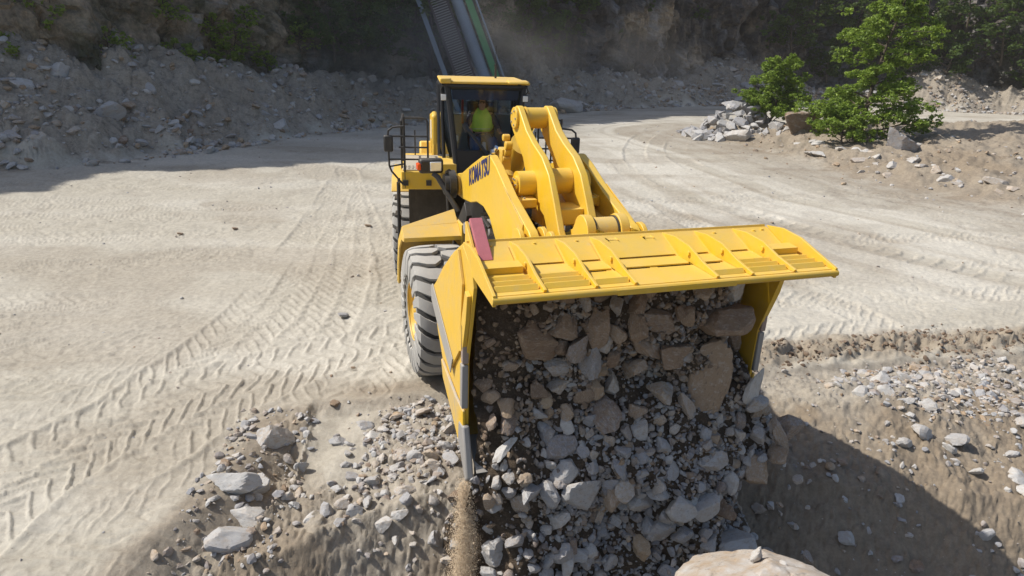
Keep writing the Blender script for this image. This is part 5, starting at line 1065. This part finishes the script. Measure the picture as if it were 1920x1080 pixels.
cb('walkway_beam', 'conv_dark', -.55, .22, .3); cb('walkway_beam', 'conv_dark', -1.75, .22, .3); cb('side_beam', 'conv_blue', -2.5, .34, .3, -.2); cb('belt_bed', 'conv_dark', -1.15, 1.1, .06, -.12)
V, F = [], []; ln = (CT - CA).length
for k in range(100):
    p = cdv * (ln * k / 100); q = [p + csd * -.6, p + csd * -1.7, p + csd * -1.7 + cdv * .07, p + csd * -.6 + cdv * .07]; n0 = len(V)
    V += [tuple(v + cup * .16) for v in q] + [tuple(v + cup * .22) for v in q]; F += [tuple(n0 + i for i in f) for f in ((0, 1, 2, 3), (4, 7, 6, 5), (0, 4, 5, 1), (1, 5, 6, 2), (2, 6, 7, 3), (3, 7, 4, 0))]
me = bpy.data.meshes.new('walkway_rungs'); me.from_pydata(V, [], F); link('walkway_rungs', me, M['steel'], CO)
for f in (.12, .45, .8):
    p = (CT - CA) * f; x, y = (CA + p).x, (CA + p).y; g_ = Hs(x, y) - CA.z
    V, F = tubes_mesh([([p + csd * a, Vector((p.x + a, p.y, min(g_, p.z - .5)))], [.12, .12]) for a in (-1.7, 1.2)], 8); me = bpy.data.meshes.new('support_leg'); me.from_pydata(V, [], F); link('support_leg', me, M['conv_dark'], CO)
# ------------------------------------------------------------------ dust in the air
def vol_mat(name, dens, col=(0.80, 0.77, 0.72)):
    m = bpy.data.materials.new(name); m.use_nodes = True; nt = m.node_tree; nt.nodes.clear(); o = N(nt, 'ShaderNodeOutputMaterial'); v = N(nt, 'ShaderNodeVolumePrincipled')
    v.inputs['Color'].default_value = (*col, 1); v.inputs['Density'].default_value = dens; v.inputs['Anisotropy'].default_value = 0.2; L(nt, v.outputs[0], o.inputs['Volume']); return m, nt, v
m, nt, v = vol_mat('haze_air', 0.0006)
bm = bmesh.new(); bmesh.ops.create_cube(bm, size=1); me = bpy.data.meshes.new('haze'); bm.to_mesh(me); bm.free()
o = link('haze', me, m, None, 'stuff', 'thin dusty haze over the quarry', 'haze'); o.scale = (1100, 560, 55); o.location = (0, 200, 16)
def cloud(name, loc, rad_, dens, label, sc_=.25, col=(.8, .77, .72)):
    m, nt, v = vol_mat(name + '_air', dens, col); tc = N(nt, 'ShaderNodeTexCoord'); ln = N(nt, 'ShaderNodeVectorMath', operation='LENGTH'); L(nt, tc.outputs['Object'], ln.inputs[0])
    fall = N(nt, 'ShaderNodeMapRange', interpolation_type='SMOOTHSTEP'); fall.inputs[1].default_value = 1.0; fall.inputs[2].default_value = 0.25; L(nt, ln.outputs['Value'], fall.inputs[0])
    nz = noise(nt, 2.2, 3, .55); f = mth(nt, 'MULTIPLY', fall.outputs[0], ramp(nt, nz, [(.36, 0.05), (.66, 1.0)])); L(nt, mth(nt, 'MULTIPLY', f, dens), v.inputs['Density'])
    bm = bmesh.new(); bmesh.ops.create_icosphere(bm, subdivisions=3, radius=1); me = bpy.data.meshes.new(name); bm.to_mesh(me); bm.free(); o = link(name, me, m, None, 'stuff', label, 'dust'); o.location = loc; o.scale = rad_
cloud('dust_cloud', (-6.5, 46, 4.2), (13, 8, 6.0), .07, 'pale dust drifting over the rock slope left of the cab')
cloud('dust_cloud', (7, 55, 4), (10, 7, 5.0), .032, 'thin dust drifting over the slope right of the cab')
cloud('dust_cloud', (4.6, 5.3, -1.3), (1.8, 1.3, 1.2), .9, 'dust rising in the shaded pit at the lower right')
